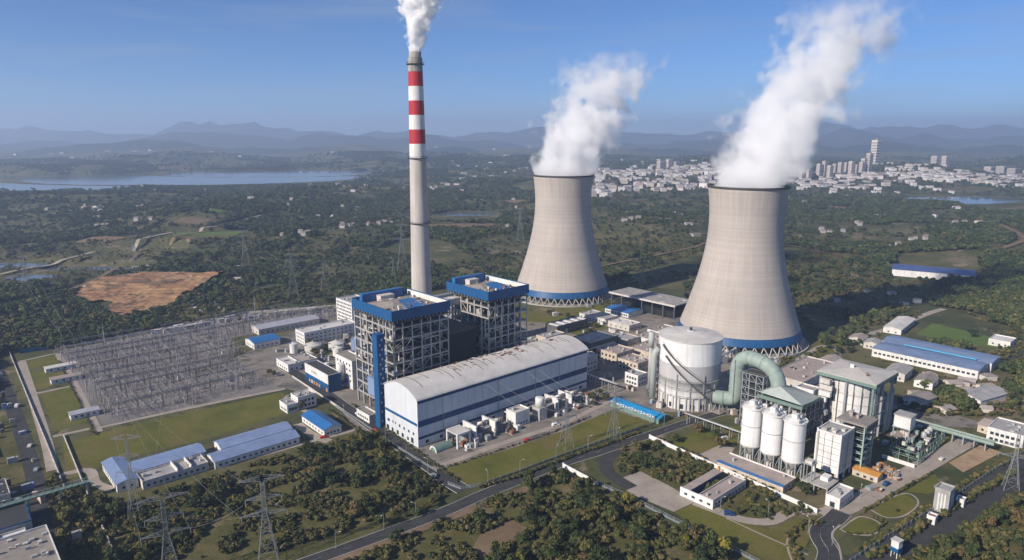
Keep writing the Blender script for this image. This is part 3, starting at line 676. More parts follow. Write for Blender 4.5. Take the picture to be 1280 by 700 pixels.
def cooling_tower(loc, label):
    t = thing('cooling_tower', label, 'cooling tower', loc, 0, 'cooling towers')
    n = 96; zs = [14+(138-14)*k/40 for k in range(41)]
    MB().lathe([(cool_r(z), z) for z in zs]+[(cool_r(z)-.8, z) for z in zs[::-1]], n, cap=False).build('shell', 'tower_shell', t, smooth=True)
    MB().lathe([(cool_r(8)+.25, 7.6),(cool_r(14)+.22, 14.1),(cool_r(14)-1, 14.1),(cool_r(8)-1.2, 7.6),(cool_r(8)+.25, 7.6)], n, cap=False).build('ring_band', 'blue', t, smooth=False)
    rt = cool_r(138)
    MB().lathe([(rt+.6,136.6),(rt+.7,138.2),(rt-1.2,138.2),(rt-1.2,136.6),(rt+.6,136.6)], n, cap=False).build('rim', 'steel_dark', t)
    NV = 44; r0 = cool_r(8)+2.6; r1 = cool_r(8)-.4
    for k in range(NV):
        a0 = 2*pi*k/NV; 
        for s_ in (-.5, .5):
            a1 = 2*pi*(k+s_)/NV
            strut('diagonal_column', t, 'concrete', (r0*cos(a0), r0*sin(a0), .2), (r1*cos(a1), r1*sin(a1), 7.8), .75)
    MB().lathe([(r0+3,0),(r0+3,1.3),(r0+2.4,1.3),(r0+2.4,.25),(.1,.25)], n, cap=False).build('basin', 'concrete', t)
    MB().lathe([(45,.3),(45,7)], 48, cap=False).build('fill', 'steel_dark', t)
    MB().lathe([(50,7.2),(.1,7.4)], 48, cap=False).build('fill_deck', 'steel_dark', t)
T1 = (57.5, 771, 0); T2 = (205.5, 597, 0)
cooling_tower(T1, 'cooling tower farther away, left of the other, with blue ring at its foot')
cooling_tower(T2, 'large near cooling tower behind the white storage drum')
mat('roofpatch', (.33,.31,.29), .9, .35, .25)

# --- big white storage drum
def drum():
    t = thing('storage_drum', 'huge white cylindrical drum with grey belt in front of the near cooling tower', 'drum', (122.2, 448.8, 0), 0)
    r, h = 21.0, 47.0; n = 64
    MB().lathe([(r,9),(r,20),(r+.02,20)], n, cap=False).build('lower_wall', 'white', t, smooth=True)
    MB().lathe([(r+.02,20),(r+.02,31)], n, cap=False).build('belt', 'roofgrey2', t, smooth=True)
    MB().lathe([(r+.12,31),(r+.12,h)], n, cap=False).build('upper_wall', 'white_clean', t, smooth=True)
    MB().lathe([(r+.5,h-.2),(r+.5,h+.4),(r-.1,h+.45),(.3,h+3.2)], n, cap=False).build('roof', 'rooflight', t)
    piece('roof_vent', t, 'steel_dark', -.8, -.8, h+3, .8, .8, h+5.4); piece('roof_base', t, 'white', -2.2,-1.8,h+2.7,1.6,1.8,h+3.4)
    MB().lathe([(r-.4,0),(r-.4,9)], n, cap=False).build('base_wall', 'white', t)
    for k in range(30):
        a = 2*pi*k/30
        o = piece('base_pier', t, 'offwhite', -.01,-.01,-.01,.01,.01,.01); o.location = (cos(a)*(r+.05), sin(a)*(r+.05), 4.5); o.scale = (.8, 1.1, 9.0); o.rotation_euler = (0,0,a)
    for z in (9, 14.2, 19.6):
        MB().lathe([(r,z),(r+.8,z),(r+.8,z+.2),(r,z+.2)], n, cap=False).build('walkway', 'steel', t)
        rl = MB().lathe([(r+.75,z+1.1),(r+.83,z+1.1),(r+.83,z+1.22),(r+.75,z+1.22)], n, cap=False)
        for k in range(24): a = 2*pi*k/24; rl.bar((cos(a)*(r+.79), sin(a)*(r+.79), z), (cos(a)*(r+.79), sin(a)*(r+.79), z+1.2), .1)
        rl.build('railing', 'steel_dark', t)
    for a0, a1, z0, z1 in ((-2.75, -.95, 43, 13), (-2.6, -1.25, 36, 9.4)):  # stairs winding down the front
        st = MB(); N = 26; pts = []
        for k in range(N+1):
            a = a0+(a1-a0)*k/N; z = z0+(z1-z0)*k/N; pts.append(Vector((cos(a)*(r+1.0), sin(a)*(r+1.0), z)))
        for p, q in zip(pts[:-1], pts[1:]): st.bar(p, q, 1.5, .5); st.bar(p*1.02+Vector((0,0,1.2)), q*1.02+Vector((0,0,1.2)), .12)
        st.build('stair', 'steel_dark2', t)
    for k in range(7):
        a = -2.6+k*.42; strut('downpipe', t, 'steel', (cos(a)*(r+.5), sin(a)*(r+.5), 0), (cos(a)*(r+.5), sin(a)*(r+.5), 19+6*(k % 2)), .45)
    for k in range(9): a = -2.7+k*.34; o = piece('door', t, 'glass', 0,0,0,.2,2.2,3.2); o.location = (cos(a)*(r+.3), sin(a)*(r+.3), 3); o.rotation_euler = (0,0,a)
    # pale green standpipe on the left with head box
    t2 = thing('standpipe', 'pale grey green standpipe with bent head left of the white drum', 'pipe', (97.5, 447, 0), 0)
    MB().tube([(0,0,3),(0,0,32),(0.6,0,35.5),(3,0.4,38)], 2.1, 20).build('pipe', 'duct2', t2, smooth=True)
    MB().tube([(2.6,0.4,37.6),(6,1.6,41),(8,2.5,43)], [2.0,1.8,1.6], 16).build('pipe_head', 'steel_dark2', t2, smooth=True)
    for k in range(6): piece('bracket', t2, 'steel_dark2', 2.4, -.8, 6+k*5, 5.8, .8, 6.8+k*5)
    MB().tube([(1,16,34),(1,16,45)], 2.0, 18).build('vent_stack', 'duct2', t2, smooth=True)
    MB().tube([(1,16,2),(1,16,34)], 1.5, 12).build('stack_stem', 'steel', t2, smooth=True)
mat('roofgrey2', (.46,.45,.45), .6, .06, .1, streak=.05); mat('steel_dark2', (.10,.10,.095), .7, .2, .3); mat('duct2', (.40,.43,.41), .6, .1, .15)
drum()

# --- green duct arch
def duct():
    a0 = 187.0
    t = thing('flue_gas_duct', 'thick pale green duct arching over the lattice frame beside the drum', 'duct', W(a0, -96), TH)
    r = 4.7; pts = [(-6,14,9),(-3,7,9),(-.8,2.2,9.6),(0,.3,12),(0,0,18),(0,0,30)]
    for k in range(1, 10):
        an = pi*k/10*.92; pts.append((0, -8.5+8.5*cos(an), 31+9*sin(an)) if k < 5 else (0, -13+4*0-(-0), 0))
    pts = pts[:6]+[(0,-.9,34.6),(0,-3.6,38.2),(0,-8,40),(0,-14,39.6),(0,-20,38),(0,-25,34.6),(0,-28,29.6),(0,-29,23.5)]
    q = []
    V = [Vector(p) for p in pts]
    for i in range(len(V)-1):
        p0, p1, p2, p3 = V[max(i-1,0)], V[i], V[i+1], V[min(i+2,len(V)-1)]
        for k in range(4): s_ = k/4; q.append(.5*((2*p1)+(p2-p0)*s_+(2*p0-5*p1+4*p2-p3)*s_*s_+(3*p1-p0-3*p2+p3)*s_**3))
    q.append(V[-1])
    MB().tube(q, r, 28).build('duct', 'duct', t, smooth=True)
    for i in (4, 16, 20, 24, 32, 38, 44):                      # flanges
        d = (q[i+1]-q[i]).normalized()*.35; MB().tube([q[i]-d, q[i]+d], r+.25, 28).build('flange', 'greensteel' if i == 4 else 'duct', t)
    MB().tube([(-6.2,14.6,9),(-12.5,24.5,9)], 4.2, 24).build('inlet', 'offwhite', t, smooth=True)
    MB().tube([(-6.6,15.4,9),(-5.8,14.0,9)], 5.6, 24).build('inlet_flange', 'steel_dark2', t)
    fr = [(-9,16,0),(-1,16,0),(-9,6,0),(-1,6,0)]
    for k in range(16):
        p = (R.uniform(-10,0), R.uniform(5,17), 0); p2 = (p[0]+R.uniform(-2,2), p[1]+R.uniform(-2,2), R.uniform(4,8)); strut('support', t, 'galv', p, p2, .4)
    for p in fr: strut('support', t, 'galv', p, (p[0], p[1], 6), .6)
    piece('footing', t, 'paving', -11, 4.4, 0, 0, 17.6, .4)
    for k in range(5): piece('ladder', t, 'galv', -5.4, -1+k*.01, 8+6*k, -5.0, -.4, 14+6*k)
duct()
def frame(name, label, a, b, w_, d_, h, nx, ny, lv, m='steel', th=.5, brace=.6, cat='frame', floors=None, seed=1, rails=True):
    rr = random.Random(seed); t = thing(name, label, cat, W(a, b), TH)
    X = [w_*k/nx for k in range(nx+1)]; Y = [d_*k/ny for k in range(ny+1)]
    for i, x in enumerate(X):
        for j, y in enumerate(Y):
            if i in (0, nx) or j in (0, ny): piece('column', t, m, x-th/2, y-th/2, 0, x+th/2, y+th/2, h)
    Z = [h*(k+1)/lv for k in range(lv)]
    for z in Z:
        for y in (0, d_): piece('beam', t, m, -.1, y-th*.35, z-.35, w_+.1, y+th*.35, z+.02)
        for x in (0, w_): piece('beam', t, m, x-th*.33, .1, z-.33, x+th*.33, d_-.1, z)
        if floors: piece('floor', t, floors, .3, .3, z-.2, w_-.3, d_-.3, z-.05)
        if rails: piece('handrail', t, 'galv', 0, -.3, z+.95, w_, -.2, z+1.05); piece('handrail', t, 'galv', -.3, 0, z+.95, -.2, d_, z+1.05)
    Z = [0]+Z
    for z0, z1 in zip(Z[:-1], Z[1:]):
        for k in range(nx):
            if rr.random() < brace: strut('brace', t, m, (X[k], 0, z0), (X[k+1], 0, z1), th*.5)
            if rr.random() < brace*.5: strut('brace', t, m, (X[k+1], 0, z0), (X[k], 0, z1), th*.5)
        for k in range(ny):
            if rr.random() < brace: strut('brace', t, m, (0, Y[k], z0), (0, Y[k+1], z1), th*.5)
    return t
t = frame('lattice_frame', 'open steel lattice frame standing under the green duct arch', 178, -119, 10, 14, 33, 2, 3, 7, 'galv', .5, .8, seed=3, floors='steel_dark')
t = frame('absorber_shed', 'steel frame shed with sloped grey green roof behind the three silos', 174, -146, 24, 29, 21, 4, 4, 4, 'galv', .5, .5, seed=4, floors='steel_dark', cat='shed')
MB().add([(-.8,-.8,24),(24.5,-.8,22.6),(26,18,24),(4,30,22.8),(6,17,29.5),(15,22,27.5)], [(0,1,4),(1,2,5,4),(2,3,5),(3,4,5),(3,0,4)]).build('roof', 'roofgreen', t) if mat('roofgreen', (.34,.38,.36), .7, .15, .12) else 0
piece('eave', t, 'greensteel', -.8, -.8, 21.2, 24.4, .2, 23.2); piece('eave', t, 'greensteel', -.8, .22, 21.2, .2, 28, 23.0)
MB().box(7, .4, 0, 23.4, 20, 20.8).build('casing', 'steel_dark2', t)
for k in range(24): x = R.uniform(-2, 6); piece('pipe', t, R.choice(['offwhite','white','galv','duct']), x, R.uniform(1,26), R.uniform(5,18), x+R.uniform(.6,3), R.uniform(1,26), R.uniform(6,20)) if 0 else piece('pipe', t, R.choice(['offwhite','white','galv','duct']), x, 1+k, 6+(k*5 % 13), x+R.uniform(.8,3), 1.8+k+R.uniform(0,2), 9+(k*5 % 13))

# --- three silos
def silo_proto():
    t = thing('silo', '', 'silo', (0,0,0), TH, 'white silos on legs')
    r = 5.6; z0, z1 = 9.5, 32.0
    MB().lathe([(r,z0),(r,z1)], 40, cap=False).build('shell', 'white_clean', t, smooth=True)
    MB().lathe([(2.0,4.5),(r,z0)], 40, cap=False).build('hopper', 'offwhite', t, smooth=True)
    MB().lathe([(r,z0-.1),(r+.25,z0-.1),(r+.25,z0+.5),(r,z0+.5)], 40, cap=False).build('ring', 'offwhite', t)
    MB().lathe([(r,21.3),(r+.12,21.3),(r+.12,21.7),(r,21.7)], 40, cap=False).build('ring', 'roofgrey', t)
    MB().lathe([(r,z1-.3),(r+.7,z1-.3),(r+.7,z1+.6),(r+.55,z1+.6),(r+.55,z1),(r-.3,z1+.05),(.3,z1+2.0)], 40, cap=False).build('roof', 'white', t)
    p = MB().box(-1.6,-1.4,z1+1.5,1.6,1.6,z1+3.6); p.box(1.8,-2.2,z1+.6,3.6,.2,z1+2.6); p.build('roof_filter', 'white', t)
    for k in range(3): MB().box(-4+2.6*k,-4.4,z1+.2,-3.2+2.6*k,-3.7,z1+1.6).build('roof_vent', 'galv', t)
    for k in range(8):
        a = 2*pi*k/8; strut('leg', t, 'galv', (cos(a)*r*.97, sin(a)*r*.97, 0), (cos(a)*r*.97, sin(a)*r*.97, z0), .6)
        b_ = a+pi/4
        if k % 2: strut('brace', t, 'galv', (cos(a)*r*.97, sin(a)*r*.97, .5), (cos(b_)*r*.97, sin(b_)*r*.97, z0-1), .3)
    piece('pump_house', t, 'offwhite', -1.6,-1.4,0,1.6,1.4,3.4)
    MB().tube([(-r*.7,-r*.7,z1+1),(-r*.75,-r*.75,z1+2.2),(-r*.3,-r*.3,z1+3),(0,0,z1+2.6)], .35, 8).build('feed_pipe', 'galv', t, smooth=True)
    piece('ladder', t, 'offwhite', r+.1, -.3, 0, r+.5, .3, z1+.8)
    return t
sp = silo_proto()
for k, (a, b, lb) in enumerate(((132.6,-137.4,'white silo closest to the green duct, first of three'),(132.2,-149.8,'middle one of the three white silos'),(131.8,-162.2,'white silo farthest from the green duct, beside the clad block tower'))):
    o = sp if k == 0 else copy_tree(sp); o.location = W(a, b); o['label'] = lb

# --- absorber house with curved casing
def absorber_house():
    a, b = 204, -174; w_, d_, h = 30, 31, 38
    t = thing('absorber_house', 'tall absorber house with bulging white casing under broad pale roof', 'absorber house', W(a, b), TH)
    sm = MB(); N = 28; cx, cy, r = w_*.5+1, d_*.52, 14.2
    pr = [(r, 2),(r, 24),(r-.4, 26.5),(r+.5, 29),(r+.5, 35.4)]
    sm.lathe(pr, 40, cx, cy, cap=False).build('casing', 'white', t, smooth=True)
    for z in (8, 14, 20, 26): MB().lathe([(r,z),(r+.35,z),(r+.35,z+.5),(r,z+.5)], 40, cx, cy, cap=False).build('ring', 'offwhite', t)
    for k in range(20):
        an = 2*pi*k/20; strut('rib', t, 'steel_dark2', (cx+cos(an)*(r+.3), cy+sin(an)*(r+.3), 4), (cx+cos(an)*(r+.6), cy+sin(an)*(r+.6), 35.5), .45)
    for x, y in ((0,0),(w_,0),(0,d_),(w_,d_),(w_*.5,0),(0,d_*.5),(w_,d_*.5)): piece('column', t, 'greensteel' if (x,y) == (0,0) else 'galv', x-.6, y-.6, 0, x+.6, y+.6, h-1.6)
    rf = MB().add([(-2,-2,h-1.4),(w_+2,-2,h-1.4),(w_+2,d_+2,h-1.4),(-2,d_+2,h-1.4),(-2,-2,h-.2),(w_+2,-2,h-.2),(w_+2,d_+2,h-.2),(-2,d_+2,h-.2),(w_*.5,d_*.5,h+2.4)],
        [(3,2,1,0),(0,1,5,4),(1,2,6,5),(2,3,7,6),(3,0,4,7),(4,5,8),(5,6,8),(6,7,8),(7,4,8)]).build('roof', 'rooflight2', t)
    piece('fascia', t, 'greensteel', -2.2, -2.2, h-2.6, w_+2.2, -1.7, h-.6); piece('fascia', t, 'greensteel', -2.2, -1.68, h-2.6, -1.7, d_+2, h-.6); piece('fascia', t, 'greensteel', w_+1.7, -1.68, h-8, w_+2.2, d_+2, h-.6)
    piece('roof_vent', rf, 'white', w_*.42, d_*.55, h+1.6, w_*.48, d_*.62, h+4); piece('mast', rf, 'rust', w_*.2, d_*.2, h+.3, w_*.23, d_*.23, h+3.2)
    for k in range(8): piece('duct', t, R.choice(['white','offwhite','galv']), -4+R.uniform(0,2), 22+R.uniform(0,6), 3+4*k, -.8, 30, 6+4*k)
    for k in range(14): x = R.uniform(18, 31); piece('pipe', t, R.choice(['offwhite','duct2','galv']), x, -1.4, R.uniform(0,6), x+R.uniform(.5,1.4), -.4, R.uniform(14,30))
    for z in (8, 16, 24): piece('walkway', t, 'galv', -1.4, -1.4, z, w_+1.4, -.6, z+.2)
mat('rooflight2', (.50,.47,.43), .8, .16, .12)
absorber_house()
# white box, lower left of it, and clad block tower
bld('plant_room', 'white plant room between the sloped grey green shed and the absorber house', 200, -141, 9, 11, 24, 'white', 'flat', 'roofgrey')
def clad_tower():
    w_, d_, h = 15.5, 12.5, 25.5
    t = thing('clad_tower', 'block tower clad in white panels with raised joints right of the silos', 'tower', W(143, -182), TH)
    MB().box(0,0,4.5,w_,d_,h).build('wall', 'steel_dark2', t)
    for k in range(3):
        for j in range(6):
            z0 = 4.6+j*3.45
            piece('panel', t, 'white', .12+k*(d_/3)*0, 0, 0, 0.01, 0.01, .01) if 0 else None
            piece('panel', t, 'offwhite', .15+k*w_/3, -.16, z0, (k+1)*w_/3-.15, .02, z0+3.2)
            piece('panel', t, 'white', -.16, .15+k*d_/3, z0, .02, (k+1)*d_/3-.15, z0+3.2)
    for x, y in ((0,0),(w_,0),(0,d_),(w_,d_),(w_/2,0),(0,d_/2)): piece('leg', t, 'white', x-.45, y-.45, 0, x+.45, y+.45, h+1.4 if x in (0,w_) and y in (0,d_) else 5)
    for z in (4.4, h): 
        for q in ((-.4,-.4,w_+.4,.1),(-.4,d_-.1,w_+.4,d_+.4),(-.4,.12,.1,d_-.12),(w_-.1,.12,w_+.4,d_-.12)): piece('edge_beam', t, 'white', q[0], q[1], z-.3, q[2], q[3], z+.9)
    piece('roof', t, 'roofgrey', .2, .2, h-.2, w_-.2, d_-.2, h+.25)
    for k in range(6): x = R.uniform(1, 11); y = R.uniform(1, 9); piece('roof_vent', t, R.choice(['galv','steel','offwhite']), x, y, h+.2, x+R.uniform(1,3), y+R.uniform(1,3), h+R.uniform(.9,2))
    piece('downpipe', t, 'steel', w_*.55, -.6, 3, w_*.55+.4, -.2, h)
    piece('ladder', t, 'steel', -.8, d_*.9, 0, -.3, d_*.9+.8, h)
clad_tower()
t = frame('stair_tower', 'green steel stair tower with flat roof between clad tower and absorber house', 160, -187, 12.5, 13, 28, 1, 1, 7, 'greensteel2', .7, .3, cat='tower', floors='steel_dark', seed=7) if mat('greensteel2', (.30,.40,.36), .6, .15, .3) else 0
piece('core', t, 'steel_dark2', 5, 2, 0, 11, 11, 27); piece('roof', t, 'roofbrown', -1.6, -1.6, 28, 14, 14.6, 29); piece('fascia', t, 'steel_dark2', -1.5, -1.5, 25, 13.9, -1.2, 28)
for k in range(5): x = R.uniform(1,10); y = R.uniform(4,11); piece('roof_equipment', t, R.choice(['rust','roofpink','galv']), x, y, 29, x+1.4, y+1.4, 29+R.uniform(1,2.6))
t = thing('hopper_box', 'white box hopper raised on legs near the conveyor', 'hopper', W(216, -192), TH)
piece('box', t, 'white', 0, 0, 11, 8.5, 9, 18); piece('roof', t, 'roofgrey', -.4, -.4, 18, 8.9, 9.4, 18.6); piece('floor', t, 'galv', -.5, -.5, 10.4, 9, 9.5, 11)
for x in (0, 8): 
    for y in (0, 8.4): piece('leg', t, 'galv', x, y, 0, x+.6, y+.6, 10.4)
for k in range(6): piece('equipment', t, R.choice(['rust','roofpink','offwhite']), 1+k, 1+k, 6, 2.5+k, 2.5+k, 8.5)
piece('lower_roof', t, 'roofpink', -1.5, -2, 5.2, 9, 8, 5.8)
t = frame('process_deck', 'green steel process deck with pumps below the box hopper', 196, -204, 44, 15, 6.5, 9, 3, 2, 'greensteel', .35, .5, cat='deck', floors=None, seed=8)
for k in range(34):
    x = R.uniform(.5, 41); y = R.uniform(.5, 12); z = R.choice([0, 3.3, 6.5])
    piece('equipment', t, R.choice(['greensteel','offwhite','duct','cream','steel_dark2','galv']), x, y, z, x+R.uniform(.8,4), y+R.uniform(.8,3), z+R.uniform(.8,2.6))
for k in range(3): MB().lathe([(1.5,0),(1.5,3),(.2,3.8)], 14, cap=False).build('tank', ['galv','offwhite','duct2'][k], t, (26+5*k, 6, 6.6), smooth=True)
block('retaining_wall', 'low white retaining wall in front of the green process deck', 'wall', 190.5, -204, [('wall','white',0,0,0,.5,17,2.2)])
block('debris_heap', 'heap of reddish scrap and sacks beside the yellow shed', 'heap', 168, -203, [('sack', R.choice(['rust','roofpink','orange','offwhite','roofbrown']), x, y, 0, x+R.uniform(1,2.6), y+R.uniform(1,2.6), R.uniform(.6,2.2)) for x, y in [(R.uniform(0,12), R.uniform(0,13)) for _ in range(46)]])
t = thing('belt_conveyor', 'pale green belt conveyor on short trestles leading to the grey office', 'conveyor', W(243, -180), TH)
for k in range(8): piece('trestle', t, 'galv', .3, -5-k*5.6, 0, 1.0, -4.4-k*5.6, 5); piece('trestle', t, 'galv', 3.1, -5-k*5.6, 0, 3.8, -4.4-k*5.6, 5)
piece('gallery', t, 'greensteel', 0, -48, 5, 4, 0, 5.5); piece('side_rail', t, 'duct', -.15, -48, 5.5, .1, 0, 7); piece('side_rail', t, 'duct', 3.9, -48, 5.5, 4.15, 0, 7); piece('belt', t, 'steel_dark2', .8, -47.8, 5.52, 3.2, -.2, 6.1)

# --- low buildings of the plant (a, b, width, depth, height)
bld('workshop', 'low blue roofed end block of the long building beside the green lawn', -145, 60, 10, 33, 4.6, 'white', 'gy', 'paleblue', [('L',8,1,1.4,2),('F',2,1,1.3,2)], rise=1.3)
bld('workshop', 'long low building with pale blue ridge roof by the lawn and forecourt', -134.5, 68, 36, 14, 5.0, 'white', 'gx', 'paleblue', [('F',14,1,1.5,2),('L',3,1,1.5,2)], rise=1.5)
t = bld('workshop', 'grey flat roofed row in front of the long pale blue roof', -134.3, 54.5, 33, 12.5, 3.9, 'offwhite', 'flat', 'roofgrey', [('F',10,1,1.3,2)], vents=7)
for x in (17, 24): piece('fire_wall', t, 'white', x, -.2, 3.8, x+.5, 12.4, 6.0)
bld('warehouse', 'pale blue ridge roofed warehouse nearest the wood, front one of the pair', -98.5, 52.5, 49, 12.5, 4.3, 'white', 'gx', 'paleblue', [('F',14,1,1.3,2),('L',2,1,1.3,2)], rise=2.0)
bld('warehouse', 'pale blue ridge roofed warehouse behind its twin beside the lawn', -90, 66.2, 42, 13, 4.5, 'white', 'gx', 'paleblue', [('L',2,1,1.3,2)], rise=2.0)
bld('shed', 'small shed with bright blue roof beside the plant road', -34.4, 50.5, 11.5, 31, 4.4, 'white', 'gy', 'blueroof', [('F',4,1,1.2,2),('L',7,1,1.2,2)], rise=2.0)
t = bld('office', 'white two storey office on the lawn edge by the switchyard', -36, 100, 8, 12, 5.2, 'white', 'flat', 'roofgrey', [('L',4,1,1.4,3),('F',3,1,1.6,3,1.6,1.8)], vents=2)
bld('office', 'white annex with roof gear right of the two storey office', -27.8, 101, 13, 11, 8.2, 'white', 'flat', 'rooflight', [('F',4,2,1.4,3.4,1.7,1.8),('L',3,1,5,3)], vents=8)
t = bld('pump_station', 'white over blue pump station beside the switchyard corner', 2, 116, 10, 37, 13, 'blue', 'flat', 'steel_dark', [], cat='building', trim='white', par=.5)
piece('upper_wall', t, 'white', -.2, -.05, 6.4, .2, 37.05, 12.9)
for k in range(3):                                             # three grey characters, only their blocks can be made out
    y0 = 24-k*3.2
    for (yy, zz, w_, h_) in ((0,0,.4,2),(1.6,0,.4,2),(.8,.2,.3,1.8),(0,.9,2,.35),(0,1.7,2,.3)): piece('wall_lettering', t, 'roofgrey', -.26, y0+yy, 8.6+zz, -.19, y0+yy+w_, 8.6+zz+h_)
for k in range(9): piece('door', t, R.choice(['glass','white','orange']), -.12, 2+k*3.9, .3, .1, 3.8+k*3.9, 2.9)
s_ = MB().lathe([(3.0,6),(3.0,17),(2.6,17.4)], 20).build('tank', 'white', t, (13.5, 7, 0), smooth=True); MB().lathe([(3.3,5),(3.3,6)], 20).build('tank_base', 'galv', s_)
piece('tank_stand', t, 'offwhite', 11, 4.5, 0, 16, 9.5, 5); piece('canopy', t, 'navy', 10.3, 1, 4, 19, 10, 4.6)
bld('transfer_house', 'white block with small square windows left of the nearer boiler house', 18, 110, 11, 25, 21, 'white', 'flat', 'roofbrown', [('L',5,4,5,4,1.7,1.7)])
bld('store', 'low dark roofed store at the foot of the nearer boiler house', -3.6, 50, 6.5, 16, 4.6, 'white', 'flat', 'roofbrown', [('L',6,1,1.6,2)])
bld('office_block', 'six storey white office block behind the nearer boiler house', 102, 263, 22, 31, 22, 'white', 'flat', 'roofgrey', [('L',10,6,1.5,3.5,1.7,1.7),('F',5,6,1.5,3.5,1.7,1.7)], vents=3)
bld('store', 'long pale roofed store along the back of the switchyard', 22, 292, 60, 18, 5.4, 'offwhite', 'gx', 'rooflilac', [('F',12,1,1.5,2),('L',2,1,1.5,2)], rise=1.6)
bld('store', 'three storey white store with flat light roof near the six storey block', 40, 235, 52, 18, 10.5, 'white', 'flat', 'rooflight', [('L',5,3,1.3,3.2),('F',12,3,1.3,3.2)], vents=4)
bld('shed', 'small blue roofed house at the switchyard edge', 2, 252, 23, 20, 5.5, 'white', 'gx', 'blueroof', [('L',4,1,1.5,2),('F',5,1,1.5,2)], rise=1.6)
bld('control_building', 'white control building with striped flat roof by the switchyard', -1, 177, 10, 22, 5.5, 'white', 'flat', 'rooflight', [('L',5,1,1.5,2),('F',2,1,1.5,2)], vents=3)
bld('control_building', 'pinkish flat roofed extension of the control building', 9.2, 181, 16, 19, 4.4, 'white', 'flat', 'roofpink', [('F',3,1,1.2,2)], vents=2)
# water treatment tanks between these blocks
for k, (a, b, r, h, lb) in enumerate(((38,215,7,6,'squat round clarifier in front of the three storey store'),(55,206,6.5,6,'squat round clarifier beside the blue domed tank'),(70,196,5.5,9,'pale blue round tank near the nearer boiler house'),(48,190,4,7,'small white tank among the water treatment works'),(24,222,3.4,8,'white tank left of the clarifiers'))):
    t = thing('tank', lb, 'tank', W(a, b), TH, 'water treatment tanks'); m_ = ['offwhite','rooflight','paleblue','white','white'][k]
    MB().lathe([(r,0),(r,h)], 28, cap=False).build('wall', m_, t, smooth=True)
    MB().lathe([(r+.2,h),(.6,h+r*.35),(.2,h+r*.36)], 28, cap=False).build('roof', m_, t, smooth=True); piece('roof_vent', t, 'steel', -.5,-.5,h+r*.3,.5,.5,h+r*.36+1.2)
    piece('bridge', t, 'galv', -r-1, -.4, h+.5, r+1, .4, h+.8); 
    for q in range(4): strut('pipe', t, 'offwhite', (r+.4, -2+q, .5), (r+.4+R.uniform(1,4), -3+q*1.6, .5), .5)
for k in range(26):
    a = R.uniform(18, 92); b = R.uniform(160, 228); s_ = R.uniform(1.5, 5)
    block('pump_skid', 'small pump skid among the water treatment tanks', 'pump skid', a, b, [('base','concrete',0,0,0,s_+1,s_,.4),('casing',R.choice(['white','offwhite','galv','paleblue']),.3,.3,.4,s_*.6,s_*.8,R.uniform(1.5,4)),('motor',R.choice(['galv','steel_dark2','rust']),s_*.65,.5,.4,s_+.6,s_*.6,1.6)], 'pump skids in the treatment works')
# behind the turbine hall, towards the far cooling tower
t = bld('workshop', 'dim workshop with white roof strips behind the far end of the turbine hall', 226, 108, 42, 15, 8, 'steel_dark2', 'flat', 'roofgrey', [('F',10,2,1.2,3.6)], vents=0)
for k in range(5): piece('roof_light', t, 'white', 2+9*k, 1, 8.2, 5+9*k, 13, 8.9)
bld('workshop', 'long grey shed with low roof before the blue roofed store', 290, 105, 20, 34, 4, 'offwhite', 'flat', 'roofgrey', [('L',8,1,1,2)], vents=3)
bld('store', 'store with blue roof and white front near the open coal shed', 325, 104, 24, 31, 4.6, 'white', 'gy', 'blueroof', [('L',10,1,1.2,2,1.8,1.8)], rise=1.4)
t = thing('coal_shed', 'big open sided shed with patchy grey roof between the cooling towers', 'shed', W(352, 68), TH)
MB().box(-1,-1,14,34,84,15.2).build('roof', 'roofpatch', t)
for k in range(7):
    for x in (0, 32): piece('column', t, 'steel_dark2', x, k*13.4, 0, x+1, k*13.4+1, 14)
piece('coal_heap', t, 'dark', 4, 4, 0, 29, 78, 7); piece('back_wall', t, 'dark', 31, 0, 0, 31.6, 83, 13.8); piece('skirt', t, 'offwhite', -1.2,-1.2,13.6,-.9,84.2,15.4)
for k in range(18): x = R.uniform(0,30); y = R.uniform(0,78); piece('roof_patch', t, R.choice(['rooflight','roofbrown','roofpink','white']), x, y, 15.15, x+R.uniform(1.5,5), y+R.uniform(2,7), 15.35)
bld('office', 'brownish two storey house with arches between turbine hall and drum', 202, 17.5, 22, 22, 8.8, 'cream', 'flat', 'roofpink', [('L',5,2,1.4,4,1.8,2.0),('F',5,2,1.4,4,1.8,2.0)], vents=6)
bld('office', 'cream service house with cluttered roof left of the standpipe', 199, -6, 18, 20, 7.5, 'cream', 'flat', 'roofpink', [('L',5,2,1.2,3.4,1.6,1.8),('F',4,2,1.2,3.4)], vents=9)
bld('office', 'small white upper storey house on stilts left of the drum foot', 176, -24, 11, 12, 8, 'white', 'flat', 'roofgrey', [('L',4,2,1.2,3.6,1.6,1.8),('F',3,2,1.2,3.6)], vents=2)
bld('service_house', 'beige flat roofed service building behind the cream house', 232, 4, 38, 26, 6, 'cream', 'flat', 'roofpink', [('L',7,1,1.6,3)], vents=14)
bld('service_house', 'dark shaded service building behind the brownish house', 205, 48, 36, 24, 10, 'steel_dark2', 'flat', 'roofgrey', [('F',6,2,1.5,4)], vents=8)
bld('service_house', 'grey plant house right behind the end of the turbine hall', 160, 22, 24, 18, 12, 'offwhite', 'flat', 'rooflight', [('F',6,2,2,4)], vents=7)
bld('service_house', 'long low brown roofed building beside the foot of the near cooling tower', 258, -108, 62, 26, 6, 'offwhite', 'flat', 'roofpink', [('F',14,1,1.5,3),('L',5,1,1.5,3)], vents=6)
